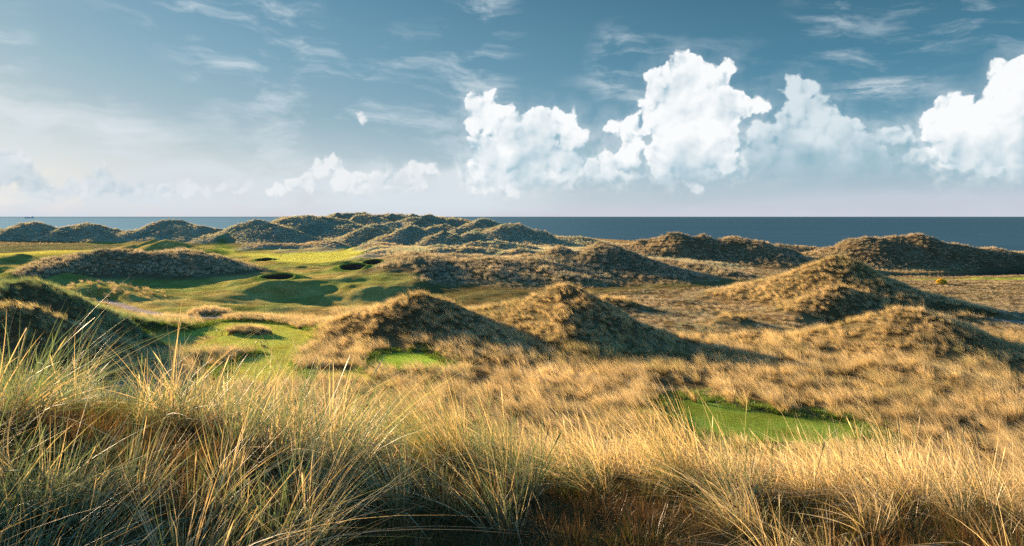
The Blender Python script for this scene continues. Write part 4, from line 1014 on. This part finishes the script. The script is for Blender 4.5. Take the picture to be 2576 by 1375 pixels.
def make_rabbit():
    x, y, z = foot(263.9, 347.3); e = empty('rabbit', (x, y, z), math.radians(188)); tag(e, 'small brown rabbit crouching under the near hoop on the tee', 'rabbit')
    def chain(bm, pts, sides=14):
        # closed tapering body through (x, z, half width, half height)
        rings = []
        for px, pz, w, h in pts: rings.append([bm.verts.new((px, w * math.cos(2 * math.pi * j / sides), pz + h * math.sin(2 * math.pi * j / sides))) for j in range(sides)])
        for r0, r1 in zip(rings, rings[1:]):
            for j in range(sides): bm.faces.new((r0[j], r0[(j + 1) % sides], r1[(j + 1) % sides], r1[j]))
        bm.faces.new(rings[0][::-1]); bm.faces.new(rings[-1])
    bm = bmesh.new()
    chain(bm, [(-.155, .075, .01, .01), (-.145, .08, .05, .055), (-.11, .09, .072, .082), (-.06, .098, .078, .092), (0, .092, .066, .082), (.05, .085, .052, .066), (.085, .098, .040, .050), (.105, .118, .036, .042), (.135, .125, .034, .038), (.165, .115, .024, .028), (.185, .106, .012, .014), (.19, .105, .003, .004)])
    for sy in (-1, 1):
        tube(bm, [(-.09, sy * .055, .06), (-.03, sy * .068, .035), (.03, sy * .062, .014)], [.042, .034, .016], 10)      # haunch and hind foot
        tube(bm, [(.05, sy * .03, .07), (.065, sy * .034, .03), (.085, sy * .034, .010)], [.024, .016, .014], 10)       # fore leg
        tube(bm, [(.115, sy * .018, .15), (.10, sy * .026, .19), (.078, sy * .03, .225), (.070, sy * .03, .24)], [.010, .016, .013, .003], 8)  # ears
        tube(bm, [(.150, sy * .026, .135), (.153, sy * .031, .136)], [.007, .004], 6)                                    # eyes
    bm_obj('body', bm, simple('rabbit fur', (.15, .10, .065), .95, .05, .45, 40), e)
    bm = bmesh.new(); lathe(bm, [(.0, -.028), (.022, -.018), (.030, 0), (.022, .018), (.0, .028)], 12, (-.165, 0, .085)); bm_obj('tail', bm, simple('white scut', (.7, .66, .6), .95, .05), e)
    bm = bmesh.new(); lathe(bm, [(.0, -.03), (.03, -.02), (.036, 0), (.03, .02), (.0, .03)], 12, (.06, 0, .055)); bm_obj('chest', bm, simple('pale chest fur', (.55, .48, .40), .95, .05), e)
def make_markers():
    mm, k, o = material('black marker ball'); n = k.noise(k.new('ShaderNodeTexCoord').outputs['Object'], 8, 3)
    principled(k, o, k.mix(n, (.018, .022, .03), (.03, .036, .045)), .22, .6)
    for u, v, lab in ((205.3, 337.6, 'black ball tee marker on the worn tan patch, in sunlight'), (140.8, 337.0, 'black ball tee marker in the shade at the left end of the tee')):
        x, y, z = foot(u, v); e = empty('tee_marker', (x, y, z)); tag(e, lab, 'tee marker', 'ball tee markers')
        bm = bmesh.new(); bmesh.ops.create_uvsphere(bm, u_segments=20, v_segments=12, radius=.085); bmesh.ops.translate(bm, vec=(0, 0, .085), verts=bm.verts); bm_obj('ball', bm, mm, e)
        bm = bmesh.new(); lathe(bm, [(.018, -.06), (.018, 0), (.04, .006), (.04, .018), (.02, .02)], 12); bm_obj('spike', bm, simple('steel spike', (.3, .3, .3), .4, .5, metal=.8), e)
def make_posts():
    for u, v, h, lab, top in ((273.6, 239.6, 1.0, 'short dark post with an orange and white top behind the green', True), (325.6, 238.2, .9, 'short plain dark post at the foot of the skyline dunes', False), (172.0, 250.0, .9, 'short dark post behind the long ridge, left of a lone tussock', False)):
        x, y, z = foot(u, v); e = empty('marker_post', (x, y, z)); tag(e, lab, 'post', 'marker posts')
        bm = bmesh.new(); tube(bm, [(0, 0, -.2), (0, 0, h)], [.07, .06], 10); bm_obj('post', bm, simple('dark stained wood', (.03, .022, .018), .8, .1), e)
        bm = bmesh.new()
        if top:
            lathe(bm, [(.0, h - .02), (.16, h - .01), (.17, h + .3), (.0, h + .32)], 14); bm_obj('band', bm, simple('orange paint', (.62, .16, .06), .5, .3), e)
            bm = bmesh.new(); lathe(bm, [(.0, h + .322), (.15, h + .324), (.13, h + .5), (.0, h + .58)], 14); bm_obj('cap', bm, simple('white paint', (.8, .78, .74), .5, .3), e)
        else:
            lathe(bm, [(.0, h + .001), (.07, h + .002), (.05, h + .05), (.0, h + .07)], 12); bm_obj('cap', bm, simple('weathered cap', (.06, .05, .045), .8, .1), e)
def make_ship():
    D = 9000.0; x, y, z = at(29.2, 216.5, D); e = empty('cargo_ship', (x, y, 0)); tag(e, 'pale cargo ship on the horizon at the far left', 'ship')
    L = 100.0; hull = simple('grey hull paint', (.55, .56, .60), .5, .3, .05, .2); white = simple('white ship paint', (.85, .85, .85), .5, .3, .04, .2)
    bm = bmesh.new(); secs = [(-L / 2, 7, 8.5), (-L * .42, 8.5, 8.5), (0, 8.5, 8.0), (L * .38, 8.0, 8.6), (L * .46, 4.5, 9.6), (L / 2, .3, 10.4)]; rings = []
    for px, w, h in secs: rings.append([bm.verts.new(p) for p in ((px, -w * .7, -2), (px, w * .7, -2), (px, w, h), (px, -w, h))])
    for r0, r1 in zip(rings, rings[1:]):
        for j in range(4): bm.faces.new((r0[j], r0[(j + 1) % 4], r1[(j + 1) % 4], r1[j]))
    bm.faces.new(rings[0][::-1]); bm.faces.new(rings[-1])
    h = bm_obj('hull', bm, hull, e, False)
    def box(bm, x0, x1, w, z0, z1): bmesh.ops.create_cube(bm, size=1, matrix=Matrix.Translation(((x0 + x1) / 2, 0, (z0 + z1) / 2)) @ Matrix.Diagonal((x1 - x0, w, z1 - z0, 1)))
    bm = bmesh.new(); box(bm, 24, 40, 15, 8.3, 15); box(bm, 26, 38, 14, 15.01, 20); box(bm, 28, 36, 16, 20.02, 23); bm_obj('superstructure', bm, white, e, False)
    bm = bmesh.new()
    for i in range(7): box(bm, -46 + i * 9.6, -37.2 + i * 9.6, 14, 8.6, 16.5 + (i % 3) * .8)
    bm_obj('deck_cargo', bm, white, e, False)
    bm = bmesh.new(); lathe(bm, [(2.0, 20), (2.2, 26), (1.8, 28)], 14, (37.5, 0, 0)); bm_obj('funnel', bm, hull, e)
    bm = bmesh.new(); tube(bm, [(30, 0, 23), (30, 0, 31)], [.5, .3], 8); bm_obj('mast', bm, white, e)
    e.rotation_euler = (0, 0, .12)
def make_pond():
    m, k, o = material('still dark pond'); p = k.new('ShaderNodeTexCoord').outputs['Object']
    principled(k, o, (0.010, 0.013, 0.014), 0.10, 0.35, bump(k, k.noise(p, 1.2, 3, 0.5), 0.25, 0.05))
    bm = bmesh.new(); bm.faces.new([bm.verts.new((x, y, 7.62)) for x, y in POND]); o = bm_obj('pond_water', bm, m, None, False)
    tag(o, 'dark still pond at the foot of the long sunlit dune', 'pond', None, 'structure')
def make_gorse():
    x, y, z = foot(941.5, 284.0); e = empty('gorse_bush', (x, y, z)); tag(e, 'small gorse bush in yellow flower on the straw plain', 'bush'); g = np.random.default_rng(5)
    def leaves(n, size, rad, hz):
        bm = bmesh.new()
        for i in range(n):
            a, b = g.uniform(0, 6.28), math.acos(g.uniform(0, 1)); r = g.uniform(.55, 1) ** .5
            c = Vector((rad * 1.4 * r * math.sin(b) * math.cos(a), rad * r * math.sin(b) * math.sin(a), hz * r * math.cos(b) + .08)); d = Vector(g.normal(0, 1, 3)).normalized(); f = d.orthogonal().normalized()
            bm.faces.new([bm.verts.new(c + v * size) for v in (-f * .4, f * .4, d)])
        return bm
    bm = bmesh.new()
    for i in range(7):
        a = i * .9; tube(bm, [(0, 0, -.05), (.25 * math.cos(a), .2 * math.sin(a), .3), (.6 * math.cos(a), .4 * math.sin(a), .62)], [.03, .02, .008], 6)
    bm_obj('stems', bm, simple('gorse wood', (.07, .05, .03), .9, .05), e)
    bm_obj('spines', leaves(1300, .10, .58, .70), simple('gorse green', (.05, .075, .02), .9, .05), e, False)
    bm_obj('flowers', leaves(1500, .09, .74, .85), simple('gorse yellow', (.75, .48, .03), .8, .05), e, False)

def make_tussocks():
    M = grass_material('tussock blades', (.54, .39, .19), (.74, .60, .36), (.19, .25, .075), (.14, .10, .04))
    # plain meshes here: the blade colour is carried by the material, so give the instancer values a stand-in
    for n in M.node_tree.nodes:
        if n.type == 'ATTRIBUTE' and n.attribute_type == 'INSTANCER': n.attribute_type = 'OBJECT'
    spots = [((695.6, 402.4), 1.0, 'slim pale tussock at the left end of the green patch'), ((731.5, 404.8), .95, 'slim arching tussock, second along the back of the green patch from the left'), ((747, 407.5), 1.15, 'widest pale tussock at the back edge of the green patch, fanning left'),
             ((770.8, 403), .95, 'upright tussock set back behind the middle of the green patch'), ((783.4, 413.8), .72, 'short spiky tussock standing nearest the mown edge of the green patch'), ((789.5, 413), 1.0, 'tall narrow tussock touching the short spiky one by the green patch'),
             ((800.4, 412.8), .9, 'thin tussock leaning left, just right of the touching pair by the green patch'), ((814, 409), .8, 'low loose tussock behind the thin leaning one by the green patch'), ((841.7, 420), .95, 'pale sweeping tussock at the right front of the green patch'), ((851, 414.5), .8, 'last tussock at the right end of the green patch, half in the tall grass')]
    for i, ((u, v), s, lab) in enumerate(spots):
        x, y, z = foot(u, v)
        me = blades_mesh('tussock blades', [tuft_arrays(900 + i, 60, .95, .3, .016, 5, .10 + .08 * (i == 2), .36, .48, .34, .1)], M)
        o = link('grass_tussock', me); o.location = (x, y, z - .03); o.scale = (s,) * 3; o.rotation_euler = (0, 0, random.uniform(-.4, .4)); o['dry'] = .75; o['lum'] = 1.15
        tag(o, lab, 'tussock', 'separate tussocks along the green patch')
    x, y = (454.6 - 512) * 7.4 / F, 7.4; z = ground_z(x, y)
    me = blades_mesh('spray blades', [tuft_arrays(950, 230, .95, .35, .0060, 8, .16, .42, .55, .25, .05), tuft_arrays(951, 90, .6, .4, .0058, 6, .18, .6, .5, .45, .1)], M)
    o = link('grass_tussock', me); o.location = (x, y, z - .03); o['dry'] = .42; o['lum'] = 1.1; tag(o, 'large green tinged tussock spraying to the left on the near brow, before the small lawn', 'tussock')
    x, y = (690 - 512) * 7.0 / F, 7.0; z = ground_z(x, y)
    me = blades_mesh('plume blades', [tuft_arrays(960, 170, .85, .35, .0060, 8, .15, .40, .60, .25, .05)], M)
    o = link('grass_tussock', me); o.location = (x, y, z - .03); o['dry'] = .6; o['lum'] = 1.15; tag(o, 'large pale tussock leaning left in front of the green patch on the right', 'tussock')
import time; T0 = time.time(); random.seed(3)
make_sky(); make_camera(); make_sun()
make_land(); make_sea(); make_pond(); scatter_all()
make_bunkers(); make_flag(); make_hoops(); make_rabbit(); make_markers(); make_posts(); make_ship(); make_gorse(); make_tussocks()
print('built', time.time() - T0)
